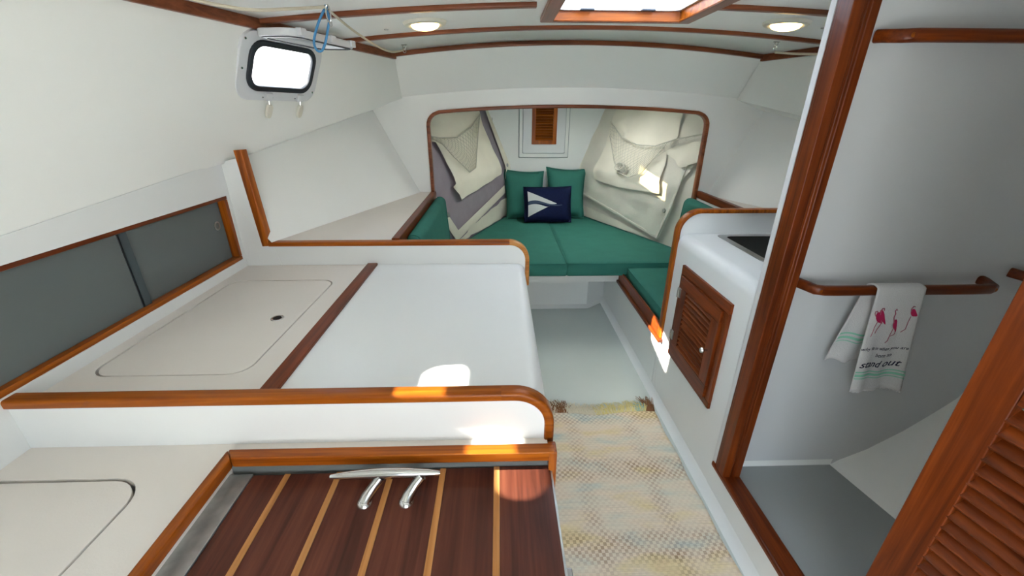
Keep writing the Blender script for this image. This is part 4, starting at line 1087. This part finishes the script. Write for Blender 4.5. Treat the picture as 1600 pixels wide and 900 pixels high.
# grab rails and towel
def rail(name, label, x0, x1, z, end2=True):
    r = thing(name, label, 'grab rail', ((x0+x1)/2, HW, z))
    yb = 1.182
    path = [(x0-.018, HW-.004, z+.006), (x0-.012, HW-.018, z+.005), (x0+.012, yb+.012, z), (x0+.035, yb+.002, z), (x0+.07, yb, z)]
    path += [(lerp(x0+.10, x1-.10, i/6), yb, z) for i in range(7)]
    path += [(x1-.05, yb+.002, z), (x1-.025, yb+.010, z), (x1-.05, HW-.020, z+.005), (x1-.056, HW-.004, z+.006)] if False else [(x1-.035, yb+.002, z), (x1-.012, yb+.012, z), (x1+.002, HW-.018, z+.005), (x1+.004, HW-.004, z+.006)]
    MB().sweep(path, rprof(.026, .032, .010, 4), (0, 0, 1)).build('rail', TD['X'], r, angle=60)
    for xp in (x0+.02, x1-.02):
        MB().lathe([(0, .001), (.006, .0008), (.0065, 0)], (xp, yb-.006, z), (0, -1, 0), 12).build('plug', TK['X'], r)
    return r
rail('grab_rail', 'lower teak grab rail with a towel draped over it', 1.008, 1.625, .972)
rail('grab_rail', 'upper teak grab rail at the top right corner', 1.028, 1.68, 1.680)
rail('grab_rail', 'short stub of another teak grab rail at the right edge', 1.735, 2.1, 1.0)

tw = thing('towel', 'white hand towel with pink flamingos and mint stripes draped over the lower rail', 'towel', (1.28, 1.18, .60))
YB, ZB = 1.182, .972
def towel_front(u, v):                        # v 0 at the rail top, 1 at the hem
    x0 = lerp(1.196, 1.222, v); x1 = lerp(1.352, 1.398, v)
    x = lerp(x0, x1, u)
    y = YB-.020-.006*v-.012*math.sin(u*7.0+.6)*v*(.4+.6*v)-.004*math.sin(u*15)*v
    z = lerp(ZB+.021, .600+.012*math.sin(u*9)*.5, v)
    if v < .06: y = YB-.020*math.sin(v/.06*math.pi/2); z = ZB+.021-.012*(1-math.cos(v/.06*math.pi/2))
    return Vector((x, y, z))
def towel_back(u, v):
    x0 = lerp(1.196, 1.150, v); x1 = lerp(1.352, 1.262, v)
    y = YB+.019+.004*v+.007*math.sin(u*8+1)*v
    z = lerp(ZB+.021, .690+.008*math.sin(u*7), v)
    if v < .06: y = YB+.019*math.sin(v/.06*math.pi/2); z = ZB+.021-.012*(1-math.cos(v/.06*math.pi/2))
    return Vector((lerp(x0, x1, u), y, z))
vl = [0, .015, .03, .045, .06]+[.06+.94*i/22 for i in range(1, 23)]
mb = MB(); nu = 24
for fn in (towel_front, towel_back):
    mb.add([fn(i/nu, v) for v in vl for i in range(nu+1)], [(j*(nu+1)+i, j*(nu+1)+i+1, (j+1)*(nu+1)+i+1, (j+1)*(nu+1)+i) for j in range(len(vl)-1) for i in range(nu)])
mb.build('terry_cloth', TOWELM, tw, solid=.004, off=0, angle=80)
LIFT = Vector((0, -.0032, 0))
def stripe(fn, v0, v1, lift):
    return MB().grid(lambda u, v: fn(u, lerp(v0, v1, v))+lift, 24, 2).build('mint_stripe', MINT, tw)
for a, b in ((.795, .807), (.822, .846), (.861, .870)):
    stripe(towel_front, a, b, LIFT)
for a, b in ((.63, .65), (.68, .71), (.735, .745)): stripe(towel_back, a, b, Vector((0, -.0032, 0)))
fz = MB()                                     # ragged hem
for i in range(60):
    u = (i+.5)/60; p = towel_front(u, 1); fz.tube([p+Vector((0, 0, .002)), p+Vector((random.uniform(-.002, .002), 0, -.004-random.random()*.004))], .0009, 3)
f_ = fz.build('fringe', TOWELM, tw); f_['kind'] = 'stuff'
def tuv(px, py): return towel_front(px, py)+Vector((0, -.0036, 0))
def blob(cu, cv, ru, rv, rot=0, tail=0):
    out = []
    for k in range(14):
        a = k/14*2*math.pi; c, s_ = math.cos(a)*ru*(1+tail*max(0, math.cos(a))**3), math.sin(a)*rv*(1-.35*max(0, math.cos(a)))
        out.append((cu+c*math.cos(rot)-s_*math.sin(rot), cv+c*math.sin(rot)+s_*math.cos(rot)))
    return out
def flamingo(cu, cv, ru, rv, rot, neck, legs, tail=.5):
    mb = MB(); o = blob(cu, cv, ru, rv, rot, tail)
    mb.add([tuv(*p) for p in o]+[tuv(cu, cv)], [(i, (i+1) % 14, 14) for i in range(14)])
    b = mb.build('flamingo', PINK, tw)
    mb = MB(); mb.tube([tuv(*p) for p in neck], .0014, 5)
    mb.build('flamingo_neck', PINKL, b)
    mb = MB()
    for l in legs: mb.tube([tuv(*p) for p in l], .0010, 5)
    mb.build('flamingo_legs', PINKL, b)
flamingo(.16, .275, .085, .042, .45, [(.085, .26), (.055, .235), (.06, .215), (.09, .212), (.10, .228)], [[(.15, .315), (.115, .36), (.10, .42), (.085, .45)]])
flamingo(.23, .262, .10, .036, .55, [(.165, .25), (.165, .21), (.19, .19), (.225, .19), (.235, .21)], [[(.23, .30), (.24, .34), (.18, .385), (.155, .42)]])
flamingo(.56, .335, .055, .040, .8, [(.525, .32), (.49, .27), (.50, .235), (.475, .21), (.495, .195), (.515, .205)], [[(.55, .375), (.52, .43), (.50, .49), (.465, .51)], [(.58, .37), (.62, .42), (.60, .435), (.53, .445)]], .9)
flamingo(.86, .235, .060, .034, .3, [(.81, .225), (.80, .20), (.83, .175), (.86, .18)], [[(.83, .27), (.81, .32), (.80, .39), (.73, .42)]])
def write(txt, uc, vc, size, shear=.25):
    cu = bpy.data.curves.new('text', 'FONT'); cu.body = txt; cu.size = 1.0; cu.shear = shear; cu.align_x = 'CENTER'; cu.offset = .012
    to = bpy.data.objects.new('text', cu); COL.objects.link(to); bpy.context.view_layer.update()
    dg = bpy.context.evaluated_depsgraph_get(); me = bpy.data.meshes.new_from_object(to.evaluated_get(dg)); bpy.data.objects.remove(to); bpy.data.curves.remove(cu)
    bm = bmesh.new(); bm.from_mesh(me); bmesh.ops.triangulate(bm, faces=bm.faces)
    wd, hh = .165, .385
    vs = [tuv(uc+v.co.x*size/wd, vc-v.co.y*size/hh) for v in bm.verts]; bm.verts.index_update()
    fs = [tuple(v.index for v in f.verts) for f in bm.faces]; bm.free(); bpy.data.meshes.remove(me)
    MB().add(vs, fs).build('lettering', INK, tw, smooth=False)
write("why fit in when you are", .46, .585, .0165)
write('born to', .52, .655, .019)
write('stand out', .44, .755, .036, .35)

# ------------------------------------------------------------------ rug
rg = thing('rug', 'woven cream rag rug with brown checks and a fringed end on the grey sole', 'rug', (.54, 1.0, 0))
def rugp(u, v):
    x = lerp(.16, lerp(.845, .828, v), u)+.003*math.sin(v*40); y = lerp(.0, 1.765+.012*math.sin(u*9), v)
    return (x, y, .006+.0012*math.sin(u*21+v*13)+.0010*math.sin(v*55))
MB().grid(rugp, 40, 90).build('weave', RUG, rg, solid=.006, off=-1, angle=70)
fr_m = [plain('fringe_cream', lin(222, 214, 190), .95), plain('fringe_brown', lin(140, 96, 60), .95), plain('fringe_yellow', lin(226, 212, 146), .95), plain('fringe_aqua', lin(150, 190, 186), .95)]
mb = MB()
for i in range(700):
    u = random.random(); p = Vector(rugp(u, 1)); L_ = random.uniform(.03, .085)
    if .16 < u < .30: mb.cur = 1 if random.random() < .7 else 0; L_ *= 1.25
    elif u > .93: mb.cur = 1; L_ *= 1.4
    elif .52 < u < .86: mb.cur = 2 if random.random() < .75 else 0
    elif u >= .86: mb.cur = 3 if random.random() < .5 else 2
    else: mb.cur = 0
    dx = random.uniform(-.04, .04); z1_ = random.uniform(.003, .02)
    mb.tube([p+Vector((0, -.008, .001)), p+Vector((dx*.4, L_*.5, z1_*.6+.002)), p+Vector((dx, L_, z1_*.3-.002))], [.0022, .0018, .001], 4)
fo = mb.build('fringe', fr_m, rg); fo['kind'] = 'stuff'
